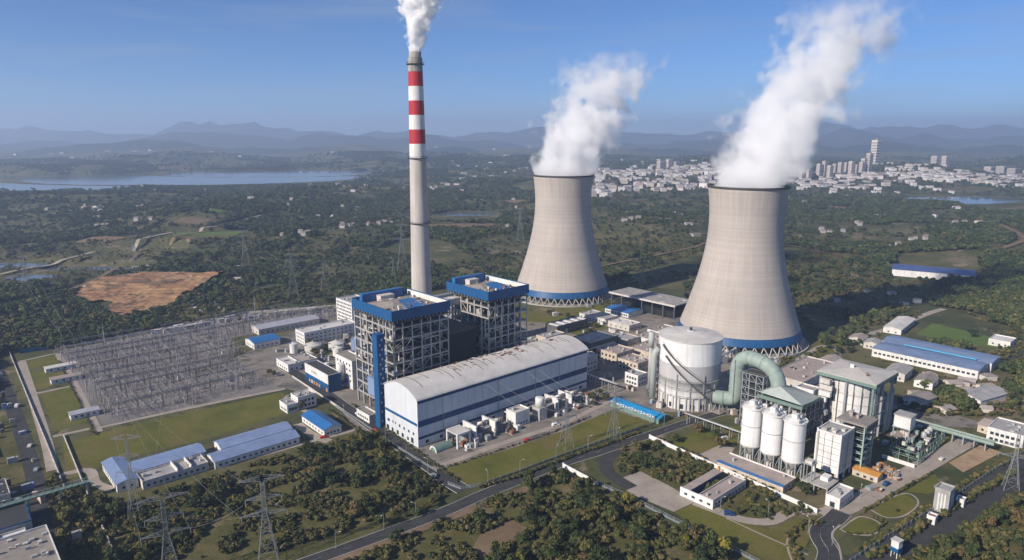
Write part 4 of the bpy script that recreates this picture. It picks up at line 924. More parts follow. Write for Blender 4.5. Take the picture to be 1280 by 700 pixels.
for k in range(44):                                            # gear packed between the drum and the hall
    a = R.uniform(160, 262); b = R.uniform(-30, 70); s_ = R.uniform(1.4, 4.5)
    block('equipment_skid', 'small machine skid in the yard between hall and drum', 'machine', a, b, [('base','concrete',0,0,0,s_+1,s_,.4),('casing',R.choice(['white','offwhite','galv','rust','cream']),.3,.3,.4,s_*.6,s_*.8,R.uniform(1.5,5)),('pipe',R.choice(['galv','steel_dark2','duct']),s_*.65,.5,.4,s_+.6,s_*.6,R.uniform(1.2,3))], 'machine skids between hall and drum')
# canteen-like blue roof with white lettering marks
t = bld('signed_shed', 'bright cyan blue roofed shed with white lettering along its eave', 133.3, -74, 10, 40, 3.4, 'greensteel', 'gy', 'cyanroof', [('F',3,1,1,2)], rise=1.5)
for k in range(15):                                            # row of white characters too blurred to read: strokes only
    y0 = 37.0-k*2.45
    for (yy, zz, w_, h_) in [[(0,0,.35,1.7),(.9,0,.35,1.7),(0,.8,1.9,.35)],[(0,1.4,1.9,.35),(.7,0,.4,1.6),(0,0,1.9,.3)],[(0,0,.3,1.5),(1.5,0,.3,1.7),(.2,.7,1.4,.35),(.7,.2,.3,1.4)]][k*7 % 3]:
        piece('roof_lettering', t, 'white_clean', -.72, y0+yy, 3.3+zz, -.6, y0+yy+w_, 3.3+zz+h_)
t = bld('store', 'flat brown roofed shed with blue eave and goods stacked along its front', 109.5, -169, 13, 38, 4.2, 'cream', 'flat', 'roofpink', [('F',3,1,1.2,2)], par=.25, vents=2)
piece('eave', t, 'blueroof', -.9, -.3, 4.1, 1.2, 38.2, 4.6); piece('edge', t, 'white', 12.7, -.2, 4.1, 13.3, 38.2, 5.0)
for k in range(26):
    y = R.uniform(.5, 36); s_ = R.uniform(.8, 1.9)
    block('goods_pallet', 'stacked goods pallet along the front of the brown roofed shed', 'pallet', 109.5-2.2-R.uniform(0,.4), -169+y, [('pallet','rust',0,0,0,1.4,s_,.2),('load',R.choice(['orange','rust','white','cream','steel_dark2','yellow']),.1,.1,.2,1.3,s_-.1,R.uniform(.9,2.6))], 'goods along the shed front')
t = bld('workshop', 'U shaped workshop with blue inner front beside the paved plaza', 70, -153, 31, 8, 4.0, 'offwhite', 'flat', 'roofpink', [('F',9,1,1,2)], vents=5)
piece('blue_front', t, 'blue', 1, 8.1, 0, 28, 8.5, 3.6) ; piece('rear_wing', t, 'offwhite', 1, 14, 0, 30, 18, 3.8); piece('rear_front', t, 'blue', 1, 13.8, .2, 30, 13.98, 3.8); piece('rear_roof', t, 'roofpink', .8, 13.6, 3.8, 30.2, 18.4, 4.2)
piece('screen_wall', t, 'white_clean', -.8, -.4, 0, -.25, 18.6, 4.8)
for k in range(4): piece('window', t, 'glass', -.86, 1+k*4.4, 1.6, -.7, 2.8+k*4.4, 2.8)
bld('switch_house', 'small white flat roofed house by the concrete drive', 115.5, -195, 16, 7, 5.2, 'white', 'flat', 'rooflight', [('L',1,1,.2,2,2.4,2.8),('F',5,1,1.2,2,1.4,1.8)], vents=3)
bld('shed', 'shed with yellow orange roof beside the reddish scrap heap', 157.5, -197, 7, 13, 3.6, 'cream', 'gy', 'orange', [('L',3,1,.6,2)], rise=.8)
t = block('raised_platform', 'raised concrete platform on posts between silos and clad tower', 'platform', 122, -186, [('slab','concrete',0,0,4.6,13,14,5.2),('hut','white',7,3,5.2,12,7,7.4),('rail','galv',0,-.1,6.1,13,0,6.2)]+[('post','galv',x,y,0,x+.6,y+.6,4.6) for x in (0,6,12.2) for y in (0,6.6,13.2)]+[('tower_leg','galv',x,y,5.2,x+.5,y+.5,14) for x in (1,5) for y in (9,13)]+[('tower_deck','galv',.5,8.6,14,6,14,14.5),('bin','offwhite',1.2,9.4,14.5,5.2,13.2,16)])
bld('gate_tower', 'narrow grey tower with white ribs at the drive end', 150, -232, 8, 6.5, 11.5, 'roofgrey', 'flat', 'roofgrey', [('F',3,1,1,4,.6,9,'white'),('L',3,1,1,4,.6,9,'white')])
bld('gate_house', 'grey flat roofed house with white front at the right edge', 262, -238, 22, 18, 8, 'white', 'flat', 'roofgrey', [('L',6,2,1,3.6,1.8,1.8),('F',6,2,1,3.6,1.8,1.8)], vents=8)
t = thing('sign_tower', 'blue and white sign cabin on legs beside the dark road', 'sign', G(1119, 696), .55)
piece('cabin', t, 'white', -1.6,-1.6,3.4,1.6,1.6,8.2); piece('blue_panel', t, 'blue', -1.7,-1.7,3.0,1.7,1.7,5.0); piece('roof', t, 'offwhite', -1.9,-1.9,8.2,1.9,1.9,8.6)
for x in (-1.4, 1.1):
    for y in (-1.4, 1.1): piece('leg', t, 'white', x, y, 0, x+.3, y+.3, 3.0)
for k, (u, v, m_, lb) in enumerate(((1168,657,'white','small white kiosk with reddish roof beside the dark road'),(1204,635,'white','tiny white kiosk with grey roof by the wood edge'))):
    bld('kiosk', lb, 0, 0, 4, 3.6, 3.4, m_, 'flat', ['rust','roofgrey'][k], [('L',1,1,1,2)], loc=G(u, v), cat='kiosk')
# factory and houses to the right
t = bld('factory', 'wide factory with faded blue roof and pale skylight strip', 380, -185, 26, 76, 7, 'white', 'gy', 'blueroof2', [('L',22,1,2.6,2,2.2,1.6)], rise=1.2) if mat('blueroof2', (.19,.25,.38), .45, .25, .08) else 0
piece('skylight', t, 'skylight', 24.4, 8, 8.2, 26.6, 60, 8.75)
bld('factory', 'rear bay of the blue roofed factory with purple tinge', 407, -187, 24, 80, 7.4, 'white', 'gy', 'blueroof2', [], rise=1.2)
bld('warehouse', 'grey gabled warehouse before the bright green field', 437, -78, 52, 15, 5, 'white', 'gx', 'rooflight', [('F',10,1,1,2,2.2,2.4),('L',2,1,1,2)], rise=1.4, loc=G(1126,419), rz=.1)
bld('house', 'white house at the right edge of the green field', 0, 0, 20, 16, 5, 'white', 'flat', 'rooflight', [('L',3,1,1.5,2)], loc=G(1262,436))
bld('warehouse', 'hall with dark blue panel roof beyond the tower shadow', 0, 0, 92, 46, 9, 'white', 'gx', 'blueroof3', [], loc=G(1216,346), rz=radians(108), rise=2.5) if mat('blueroof3', (.08,.11,.25), .35, .2, .08) else 0
for k, (u, v, a, b, h, lb) in enumerate(((1078,432,16,12,5,'small grey house near the tower path'),(1098,438,14,12,5,'flat grey house left of the blue factory'),(1040,462,18,12,5,'low house under the tower path'),(1150,512,20,12,5,'low tiled house in the shaded trees'),(1225,510,34,16,5,'long grey barn among shrubs right of the conveyor'),(1130,478,22,14,6,'grey house behind the absorber house roof'),(1165,488,18,12,5,'low house beside the factory road'),(1248,548,16,12,5,'white shed beside the grey gate house'))):
    bld('house', lb, 0, 0, a, b, h, R.choice(['offwhite','cream','white']), R.choice(['gx','gy']), R.choice(['roofgrey','roofbrown','roofpink']), [('L',3,1,1.5,2)], loc=G(u, v), rz=R.uniform(-.3,.3), rise=1.8)
# left edge, outside the perimeter wall
bld('plant_office', 'white walled block with cluttered brown roof in the lower left corner', -203, -10, 24, 40, 9, 'white', 'flat', 'roofbrown', [('F',9,2,1.5,3.6,1.6,1.7),('R',9,2,1.5,3.6,1.6,1.7)], vents=22)
bld('depot', 'dark roofed depot with blue eave at the left edge', -213, 44, 30, 24, 7, 'offwhite', 'flat', 'steel_dark', [], trim='blue', par=.6, vents=2)
for k, (a, b, ww, dd, h, rm, lb) in enumerate(((-196,30,10,12,5,'white','pale small house below the pipe bridge'),(-205,84,18,20,5,'steel_dark','dark shed beside the left road'),(-214,112,16,18,5,'roofgrey','grey shed above the dark one at the left edge'),(-220,150,26,22,5,'roofgrey','long flat shed near the left edge'),(-226,196,22,18,5,'roofpink','pinkish roofed shed at the left edge'),(-222,240,20,24,4,'roofgrey','far grey shed at the left edge'),(-140,300,16,20,3.4,'rooflight','long white shed in the upper lawn plot'),(-141,268,15,18,3.4,'roofpink','pale flat shed in the middle lawn plot'),(-143,182,11,14,3.6,'rooflilac','white shed with lilac roof at the lower lawn plot'))):
    if k < 6: bld('shed', lb, a, b, ww, dd, h, 'offwhite', 'flat', rm, [('R',5,1,1.2,2)], vents=5)
    else: bld('shed', lb, a-2, b, ww+5, 7.5, h, 'white', 'gx', rm, [('F',4,1,1.2,2)], rise=.8)
t = thing('pipe_bridge', 'green pipe bridge crossing the left road to the perimeter wall', 'pipe bridge', W(-196, 66), TH)
MB().box(0,-1.6,8,40,1.6,8.5).build('deck', 'greensteel', t)
for s_ in (-1.5, 1.5):
    piece('rail', t, 'duct', 0, s_-.12, 9.6, 40, s_+.12, 9.85)
    for k in range(14): strut('truss_bar', t, 'duct', (k*2.9, s_, 8.5), (k*2.9+1.4, s_, 9.7), .18)
for x in (1, 14, 27, 39): piece('post', t, 'steel', x, -1.4, 0, x+.6, -.8, 8); piece('post', t, 'steel', x, .8, 0, x+.6, 1.4, 8)
def wall_line(name, label, pts, h, m, post=None, cat='wall', th=.4):
    t = thing(name, label, cat, pts[0], 0); o = Vector(pts[0]); pm = post or m
    for p, q in zip(pts[:-1], pts[1:]):
        L = (Vector(q)-Vector(p)).length; n = max(1, int(L/9)); d = (Vector(q)-Vector(p))/n
        for k in range(n):
            s = Vector(p)+d*k-o; s.z = 0; ed = s+d*.97; ang = math.atan2(d.y, d.x)
            c = piece('wall_panel', t, m, 0, 0, 0, 1, 1, 1); c.location = (s+ed)/2+Vector((0,0,h/2)); c.scale = ((ed-s).length, th, h*(1+.03*(k % 2))); c.rotation_euler = (0,0,ang)
            c = piece('pillar', t, pm, 0, 0, 0, 1, 1, 1); c.location = s+Vector((0,0,h*.55)); c.scale = (th*1.5, th*1.5, h*1.12); c.rotation_euler = (0,0,ang)
    return t
wall_line('perimeter_wall', 'long straight pale wall between the left road and the lawns', [W(-156, 400), W(-163, 137), W(-165, 70)], 1.3, 'offwhite')
wall_line('perimeter_wall', 'pale wall on the lawn side of the tree lined canal, lower left', [W(-153, 158), W(-157, 68), W(-160, -40)], 1.3, 'offwhite')
wall_line('boundary_wall', 'white wall slanting from the road to the curved drive', [G(812,548), G(1022,642)], 2.4, 'white_clean')
wall_line('boundary_wall', 'short white wall stub beside the wood at the road fork', [G(704,584), G(748,608)], 2.4, 'white_clean')
wall_line('perimeter_wall', 'white wall along the back of the switchyard', [W(-122, 366), W(-30, 372), W(45, 378), W(135, 340)], 2.2, 'offwhite')
wall_line('hoarding', 'bright blue hoarding at the far corner of the switchyard', [W(-150, 374), W(-110, 369)], 3.4, 'blue', cat='hoarding')
wall_line('low_wall', 'pale kerb wall along the blue and white pump station', [W(-3, 165), W(-6, 78)], 1.2, 'offwhite')
for k, (u0, v0, u1, v1, lb) in enumerate(((226,372,252,390,'pale slanting drain channel below the orange earth, left one'),(242,364,284,389,'pale slanting drain channel below the orange earth, right one'))):
    wall_line('drain_channel', lb, [G(u0,v0), G(u1,v1)], .8, 'offwhite', cat='channel', th=3.0)
def fence(label, pts, h=2.4, m='galv', step=4.0):
    t = thing('fence', label, 'fence', pts[0], 0); o = Vector(pts[0])
    for p, q in zip(pts[:-1], pts[1:]):
        d = Vector(q)-Vector(p); n = max(1, int(d.length/step)); s = Vector(p)-o
        for k in range(n): e = s+d*k/n; strut('post', t, m, e, e+Vector((0,0,h)), .22)
        for z in (h*.35, h*.65, h*.97): strut('rail', t, m, s+Vector((0,0,z)), s+d+Vector((0,0,z)), .12)
        mid = piece('mesh_panel', t, 'fencemesh', 0,0,0,1,1,1); mid.location = s+d/2+Vector((0,0,h*.25)); mid.scale = (d.length, .05, h*.45); mid.rotation_euler = (0,0,math.atan2(d.y,d.x))
    return t
mat('fencemesh', (.16,.19,.21), .7, .2, .5)
fence('long steel fence between the lower wood and the dry lawn', P((747,606),(790,625),(842,652),(900,680),(950,706)))
fence('blue grey fence round the lawn in front of the turbine hall', P((560,606),(576,612),(600,608),(650,590),(700,571),(762,549),(800,536)), 2.0)
fence('thin fence along the dark road in the lower right', P((1062,704),(1110,672),(1180,630),(1240,590),(1290,560)), 2.0)
fence('fence on the wood side of the plant road left of the hall', P((546,590),(500,562),(450,528),(420,508)), 1.6)

# ------------------------------------------------------------------ transformers in front of the hall
def transformer(label, a, b, s=1.0):
    t = thing('transformer', label, 'transformer', W(a, b), TH, 'transformers in front of the turbine hall', sc=s)
    MB().box(0,0,.5,7,4,4.6).build('tank', 'galv', t); piece('plinth', t, 'concrete', -1,-1,0,8,5,.5)
    for k in range(9): piece('radiator', t, 'roofgrey', .2+k*.75, -1.2, .9, .5+k*.75, -.02, 4.2); piece('radiator', t, 'roofgrey', .2+k*.75, 4.02, .9, .5+k*.75, 5.2, 4.2)
    MB().tube([(-.5,2,6.2),(5.5,2,6.2)], .75, 12).build('conservator', 'white', t, smooth=True)
    for k in range(3): MB().lathe([(.3,4.6),(.42,5),(.25,5.4),(.42,5.8),(.25,6.2),(.38,6.6),(.12,7.6)], 8, 1.6+k*2, .9).build('bushing', 'insul', t)
    return t
for k, (a, b, s, lb) in enumerate(((24,-14,1.15,'grey transformer nearest the hall corner'),(38,-12,1.2,'grey transformer under the first white portal'),(50,-13,1.0,'grey transformer left of the white block building'),(92,-12,1.2,'grey transformer right of the white tank'),(106,-12,1.15,'grey transformer toward the far hall corner'),(120,-12,1.0,'last grey transformer by the far hall end'))): transformer(lb, a, b, s)
for k, (a, w_, h, lb) in enumerate(((16,10,8,'white concrete portal next to the hall corner'),(30,.9,9.5,'white fire wall between the first two transformers'),(45,.9,8.5,'white fire wall left of the white block building'),(100,.9,8.5,'white fire wall between the far transformers'),(113,.9,8,'white fire wall near the far hall end'))):
    t = thing('fire_wall' if w_ < 2 else 'portal', lb, 'wall' if w_ < 2 else 'portal', W(a, -17), TH)
    if w_ < 2: piece('wall', t, 'white', 0, 0, 0, w_, 13, h); piece('coping', t, 'white_clean', -.2, -.2, h, w_+.2, 13.2, h+.4)
    else:
        for x in (0, w_-1): piece('post', t, 'white', x, 0, 0, x+1, 1, h); piece('post', t, 'white', x, 10, 0, x+1, 11, h)
        piece('beam', t, 'white', 0, -.1, h, w_, 1.1, h+1.2); piece('beam', t, 'white', 0, 9.9, h, w_, 11.1, h+1.2); piece('roof', t, 'rooflight', 0, 1.12, h+.4, w_, 9.88, h+1)
bld('switch_room', 'white block building among the transformers', 62, -17, 12, 9, 9, 'white', 'flat', 'offwhite', [('L',2,1,1.5,3),('F',4,1,1.2,3)], vents=2)
t = thing('water_tower', 'white round tank on a slatted tower beside the transformers', 'tank', W(84, -16), TH)
MB().lathe([(3,8.5),(3,14),(2.6,14.3)], 24).build('tank', 'white', t, smooth=True); MB().box(-3.4,-3.4,0,3.4,3.4,7.8).build('base', 'offwhite', t); piece('deck', t, 'steel', -4,-4,7.8,4,4,8.4)
for k in range(8): piece('slat', t, 'roofgrey', -3.5, -3.3+k*.85, .6, -3.38, -3.0+k*.85, 7.2)
t = thing('vault_shelter', 'low barrel vaulted shelter at the hall corner', 'shelter', W(4, -13), TH)
MB().extr([(3.4*cos(pi*k/10)+3.4, 3.2*sin(pi*k/10)) for k in range(11)], 0, 12, 'x').build('vault', 'greensteel', t, smooth=False)
MB().extr([(3.5*cos(pi*k/10)+3.4, 3.3*sin(pi*k/10)) for k in range(11)]+[(2.7*cos(pi*k/10)+3.4, 2.5*sin(pi*k/10)) for k in range(10,-1,-1)], -.3, .1, 'x').build('end_arch', 'white', t)
for k in range(84):
    a = R.choice([R.uniform(16, 60), R.uniform(88, 138)]); b = R.uniform(-24, -3); s_ = R.uniform(1, 3.4)
    block('breaker', 'small switchgear cabinet in front of the turbine hall', 'cabinet', a, b, [('base','concrete',0,0,0,s_+.6,s_+.4,.3),('casing',R.choice(['white','galv','offwhite','steel_dark2','rust']),.2,.2,.3,s_,s_,R.uniform(1.2,3.6)),('bushing','insul',.4,.4,3.6,.7,.7,R.uniform(4,5.5))], 'switchgear cabinets in front of the hall')
for k in range(8):
    a = 22+k*14
    t = thing('bus_duct', ['generator bus duct run at the %s of the hall front' % q for q in ('corner','first transformer','second transformer','third transformer','white block building','white tank','far transformers','far end')][k], 'bus duct', W(a, -9), TH)
    MB().tube([(0,9,6.2),(0,2,6.2),(.6,0,6.2),(7,0,6.2)], .55, 10).build('pipe', 'offwhite', t, smooth=True)
    for x in (1, 6): piece('stand', t, 'steel', x, -.2, 0, x+.3, .2, 5.7)

# ------------------------------------------------------------------ switchyard
def gantry_mesh(w_, h):
    s = MB()
    for x in (0, w_):
        s.bar((x,-1.4,0),(x,0,h),.24); s.bar((x,1.4,0),(x,0,h),.24); s.bar((x,-.7,h/2),(x,.7,h/2),.2); s.bar((x,0,h),(x,0,h+3),.16)
    for y in (-.5, .5):
        for z in (h-.9, h): s.bar((0,y,z),(w_,y,z),.2)
    n = int(w_/1.8)
    for k in range(n):
        x0, x1 = w_*k/n, w_*(k+1)/n
        s.bar((x0,-.5,h-.9 if k % 2 else h),(x1,-.5,h if k % 2 else h-.9),.13); s.bar((x0,.5,h),(x1,-.5,h),.12)
    s.m = 1
    for k in range(3): x = w_*(k+.5)/3; s.tube([(x,0,h-1),(x,.8,h-2.6)], .22, 6)
    return s.mesh('gantry', ['gantry_steel','insul'])
def post_mesh(k):
    s = MB()
    if k == 0:   # post insulator
        s.bar((0,0,0),(0,0,3),.28); s.m = 1; s.lathe([(.22,3),(.32,3.4),(.2,3.7),(.32,4.2),(.2,4.6),(.3,5.2),(.2,5.8),(.1,6)], 8); s.m = 0; s.box(-.5,-.12,6,.5,.12,6.2)
    elif k == 1:  # circuit breaker, T shape
        s.bar((0,0,0),(0,0,3.2),.5); s.box(-.6,-.6,2.4,.6,.6,3.4); s.m = 1; s.tube([(0,0,3.4),(0,0,6.4)], .3, 8); s.tube([(-1.8,0,6.9),(1.8,0,6.9)], .32, 8); s.m = 0; s.box(-.4,-.4,6.3,.4,.4,7.0)
    elif k == 2:  # disconnector with two posts and arm
        for x in (-2.4, 2.4): s.bar((x,0,0),(x,0,3),.3); s.m = 1; s.lathe([(.22,3),(.34,3.6),(.2,4.2),(.34,4.9),(.2,5.5)], 8, x, 0); s.m = 0
        s.box(-2.8,-.2,2.9,2.8,.2,3.15); s.bar((-2.4,0,5.6),(0,0,6.6),.15); s.bar((2.4,0,5.6),(0,0,6.6),.15)
    else:         # current transformer
        s.bar((0,0,0),(0,0,2.6),.6); s.m = 1; s.tube([(0,0,2.6),(0,0,5.6)], .35, 8); s.m = 0; s.lathe([(.5,5.5),(.65,5.8),(.65,6.5),(.3,6.8)], 10)
    return s.mesh('switchgear', ['galv2','insul2'])
mat('galv2', (.36,.345,.33), .6, .2, .4); mat('insul2', (.30,.26,.25), .5, .3, .4)
mat('gantry_steel', (.20,.195,.19), .6, .2, .4)
gms = [gantry_mesh(15, 9.5), gantry_mesh(15, 12)]; pms = [post_mesh(k) for k in range(4)]
def in_sw(a, b): return -128 < a < (-24 if b < 240 else (-4 if b < 300 else 118)) and (158 if a < -60 else 148) < b < (356 if a < 20 else 366-.35*(a-20))
rowb = [170, 186, 200, 216, 232, 248, 264, 282, 298, 314, 330, 346]
for i, b in enumerate(rowb):
    for j in range(16):
        a = -124+j*15.6
        if in_sw(a+2, b) and in_sw(a+13, b) and (i % 3 != 1):
            if R.random() < .88: tag(place('gantry', gms[(i//2) % 2], None, W(a, b), TH), 'lattice steel gantry in the switchyard', 'gantry', 'gantries of the switchyard')
cnt = 0
names = ['post_insulator','circuit_breaker','disconnector','current_transformer']
labs = ['slim post insulator on a steel stand in the switchyard','T shaped circuit breaker in the switchyard','two post disconnector with raised arms in the switchyard','bulb topped current transformer in the switchyard']
for i in range(34):
    b = 160+i*6.1
    k = [0,2,0,1,3,0,2,0][i % 8]
    for j in range(52):
        a = -127+j*5.0+(.6 if i % 2 else 0)
        if not in_sw(a, b) or R.random() < (.48 if k != 1 else .45): continue
        cnt += 1
        tag(place(names[k], pms[k], None, W(a+R.uniform(-.4,.4), b+R.uniform(-.5,.5)), TH+(0 if k != 2 else pi/2*(j % 2)), R.uniform(.8,1.15)), labs[k], 'switchgear', names[k].replace('_',' ')+'s of the switchyard')
for j in range(40):                                            # busbars strung along the bays
    a = -122+j*5.2
    for (b0, b1, z) in ((160, 232, 7.2), (236, 300, 9.5), (304, 350, 7.4)):
        if in_sw(a, b0+2) and in_sw(a, b1-2) and R.random() < .6:
            s = MB(); p = [Vector((0, (b1-b0)*k/8, z-1.2*sin(pi*k/8))) for k in range(9)]; s.tube(p, .11, 5)
            tag(s.build('busbar', 'wire_light', None, W(a, b0), TH), 'pale busbar strung over the switchyard bays', 'busbar', 'busbars of the switchyard')
for i, b in enumerate((176, 192, 224, 240, 256, 290, 306, 322, 338)):
    a0 = -124; a1 = -28 if b < 240 else (-8 if b < 300 else 100)
    for dy in (-1.5, 0, 1.5):
        s = MB(); L = a1-a0; n = int(L/15.6)*4; s.tube([Vector((L*k/n, 0, 9.4-.9*abs(sin(pi*k/4)))) for k in range(n+1)], .10, 5)
        tag(s.build('busbar', 'wire_light', None, W(a0, b+dy), TH), 'pale overhead conductor running the length of the switchyard', 'busbar', 'long conductors of the switchyard')
cl = MB(); rc = random.Random(8)                               # the mass of small fittings, rods and cable posts between the bays
for k in range(2000):
    a = rc.uniform(-127, 116); b = rc.uniform(158, 356)
    if not in_sw(a, b): continue
    p = W(a, b); h_ = rc.uniform(1.5, 7.5); cl.m = rc.choice([0, 0, 1, 2])
    if rc.random() < .75: cl.bar((p.x, p.y, 0), (p.x, p.y, h_), rc.uniform(.12, .34))
    else:
        q = W(a+rc.uniform(-4, 4), b+rc.choice([0, 0, rc.uniform(-6, 6)])); cl.bar((p.x, p.y, h_), (q.x, q.y, h_), .14)
tag(cl.build('switchgear_fittings', ['galv2','insul2','gantry_steel']), kind='stuff')
for k in range(46):
    a = R.uniform(-126, 110); b = R.uniform(160, 350); s_ = R.uniform(1, 2.6)
    if not in_sw(a, b): continue
    block('control_cabinet', 'small control cabinet standing on the switchyard gravel', 'cabinet', a, b, [('casing',R.choice(['white','offwhite','galv2','paleblue']),0,0,0,s_,s_*.7,R.uniform(1.2,2.6)),('roof','galv',-.1,-.1,2.6,s_+.1,s_*.7+.1,2.75)], 'control cabinets of the switchyard')
for k, (a, b, h) in enumerate(((-70,215,27),(-15,290,30),(-95,330,26),(40,345,28),(-45,165,24))):
    s = MB(); s.tube([(0,0,0),(0,0,h*.6),(0,0,h)], [.45,.3,.08], 8); s.box(-.7,-.7,h*.62,.7,.7,h*.62+.25)
    tag(s.build('lightning_mast', 'galv', None, W(a, b), 0), ['lightning mast in the near middle of the switchyard','lightning mast beside the small blue roofed house','lightning mast at the far left of the switchyard','lightning mast at the back wall of the switchyard','lightning mast next to the grass in front of the switchyard'][k], 'mast')
for k in range(40):                                            # sheds and gear along the back wall
    a = R.uniform(-60, 128); b = 361-.33*max(0, a-20)+R.uniform(-7, 3); s_ = R.uniform(2, 6)
    block('equipment_hut', 'small pale hut along the back wall of the switchyard', 'hut', a, b, [('wall',R.choice(['white','offwhite','paleblue','galv2']),0,0,0,s_*1.5,s_*.6,R.uniform(2,4)),('roof',R.choice(['rooflight','roofpink','roofgrey']),-.3,-.3,4,s_*1.5+.3,s_*.6+.3,4.3)], 'huts along the switchyard back wall')

# ------------------------------------------------------------------ pylons and lines
mat('pylon_steel', (.25,.26,.26), .5, .15, .3)
def pylon_proto(H, arms, waist):
    t = thing('pylon', '', 'pylon', (0,0,0), 0, 'lattice pylons')
    b0, b1 = H*.105, .85; zt = H*waist
    def hw(z): return b0+(b1-b0)*min(1, z/zt)
    for sx_ in (-1, 1):
        for sy_ in (-1, 1):
            s = MB(); s.bar((sx_*b0, sy_*b0, 0), (sx_*b1, sy_*b1, zt), .21); s.bar((sx_*b1, sy_*b1, zt), (sx_*b1*.8, sy_*b1*.8, H*.93), .2); s.build('leg', 'pylon_steel', t)
    s = MB(); z = 0.0; k = 0
    while z < H*.92:
        st = max(1.9, hw(z)*1.55); z1 = min(z+st, H*.93); a0, a1 = hw(z), hw(z1)
        for (x0,y0,x1,y1) in ((-1,-1,1,-1),(1,-1,1,1),(1,1,-1,1),(-1,1,-1,-1)):
            s.bar((x0*a0,y0*a0,z),(x1*a1,y1*a1,z1),.085); s.bar((x1*a0,y1*a0,z),(x0*a1,y0*a1,z1),.085)
            if k % 2: s.bar((x0*a0,y0*a0,z),(x1*a0,y1*a0,z),.1)
        z = z1; k += 1
    s.build('bracing', 'pylon_steel', t)
    for (zf, ln) in arms:
        z = H*zf; c = MB()
        for sd in (-1, 1):
            for y in (-.8, .8):
                c.bar((sd*.7,y,z),(sd*ln,0,z+.5),.15); c.bar((sd*.7,y,z+1.9),(sd*ln,0,z+.6),.13)
            for q in range(1, 5): x = .7+(ln-.7)*q/5; c.bar((sd*x,-.5*(1-q/5),z+.3),(sd*(x+ln*.1),.5*(1-q/5),z+1.6*(1-q/5)),.12)
        ca = c.build('crossarm', 'pylon_steel', t)
        if zf < .9:
            for sd in (-1, 1): MB().tube([(sd*ln,0,z+.4),(sd*ln,0,z-2.0)], .16, 6).build('insulator_string', 'insul2', ca)
    return t
pa = pylon_proto(40, ((.56,9),(.74,7),(.95,9.5)), .58); pb = pylon_proto(58, ((.66,9),(.79,7.5),(.91,6),(.985,4)), .68)
pyl = [((-105,263),pa,1.02,.35,'pylon rising from the wood in the lower left, right one of two'),((-140,249),pa,1.0,.5,'pylon cut by the bottom edge in the lower left wood'),
       (tuple(G(170,650))[:2],pa,1.1,.2,'thin pylon on the lawn edge in front of the low blue roofs'),((-245,745),pb,.98,.3,'pylon beyond the back wall of the switchyard'),((-360,907),pb,1.02,.3,'pylon behind the orange earth on its right'),
       ((-479,854),pb,1.05,.25,'pylon behind the left end of the orange earth'),((-144,880),pb,1.25,.2,'pylon left of the chimney'),((13,1100),pb,1.1,.2,'pylon just left of the far cooling tower'),
       (tuple(G(1263,612))[:2],pa,.82,-.5,'pylon at the right edge above the wood'),((32,374),pa,.82,.6,'pylon on the lawn in front of the turbine hall'),((62,387),pa,.78,.6,'pylon left of the cyan blue shed'),
       (tuple(G(803,358))[:2],pa,.95,.4,'pylon between the two cooling towers'),(tuple(G(35,366))[:2],pb,.8,.2,'faint pylon near the left edge beyond the fields'),(tuple(G(405,362))[:2],pa,.9,.3,'small pylon behind the six storey office block'),(tuple(G(492,352))[:2],pa,.8,.3,'small pylon just left of the chimney foot')]
ends = []
for k, (xy, pr, sc_, rz, lb) in enumerate(pyl):
    first = (pr is pa and k == 0) or (pr is pb and k == 3)
    o = pr if first else copy_tree(pr)
    o.location = (xy[0], xy[1], hgt(*xy) if xy[1] > 850 else 0); o.scale = (sc_*(.62 if k == 2 else 1), sc_*(.5 if k == 2 else 1), sc_); o.rotation_euler = (0,0,rz); o['label'] = lb; ends.append((o.location.copy(), sc_, 40 if pr is pa else 58, rz))
def line(p, q, sag, label, grp, r=.07):
    p = Vector(p); q = Vector(q); s = MB(); n = 16
    s.tube([(q-p)*k/n-Vector((0,0,sag*4*(k/n)*(1-k/n))) for k in range(n+1)], r, 4)
    tag(s.build('power_line', 'wire_light', None, p), label, 'power line', grp)
def tip(i, zf, off):
    l, sc_, H, rz = ends[i]; return l+Vector((cos(rz)*off*sc_, sin(rz)*off*sc_, H*zf*sc_))
pairs = [(0, W(-118,170,15)), (1, W(-122,172,15)), (2, W(-95,172,15)), (3, W(60,345,15)), (4, W(-20,352,15)), (5, W(-90,352,15)), (6, W(100,335,15)), (9, W(55,-2,28)), (10, W(90,-2,28)), (12, W(-118,352,15))]
for i, tgt in pairs:
    for off in (-9, 9):
        line(tip(i, .56 if ends[i][2] == 40 else .66, off), tgt+Vector((off*.5, 0, 0)), 4, 'thin power line sagging between pylon and plant', 'power lines', .06 if i > 2 else .03)
for i, j in ((3,4),(4,5),(3,6),(6,7),(9,10),(0,1)):
    for off in (-8, 8): line(tip(i, .7, off), tip(j, .7, off), 5, 'thin power line sagging between two pylons', 'power lines between pylons', .05)
# street lamps along the plant roads
s = MB(); s.tube([(0,0,0),(0,0,8)], [.14,.09], 6); s.bar((0,0,7.9),(1.8,0,8.3),.1); lm = s.mesh('lamp_pole', 'galv'); hm = MB().box(-.4,-.18,-.1,.5,.18,.06).mesh('lamp_head', 'white')
lp = [(430,520),(455,537),(482,553),(508,572),(535,590),(610,607),(650,592),(695,574),(735,560),(770,550),(830,532),(865,520),(480,662),(420,686),(520,646),(1040,682),(1010,668),(1075,622),(1110,602),(1150,580),(900,640),(960,646)]
for k, (u, v) in enumerate(lp):
    t = thing('street_lamp', 'thin grey street lamp beside a plant road', 'street lamp', G(u, v), R.uniform(0,6), 'street lamps'); place('pole', lm, t); place('lamp_head', hm, t, (1.9,0,8.3))
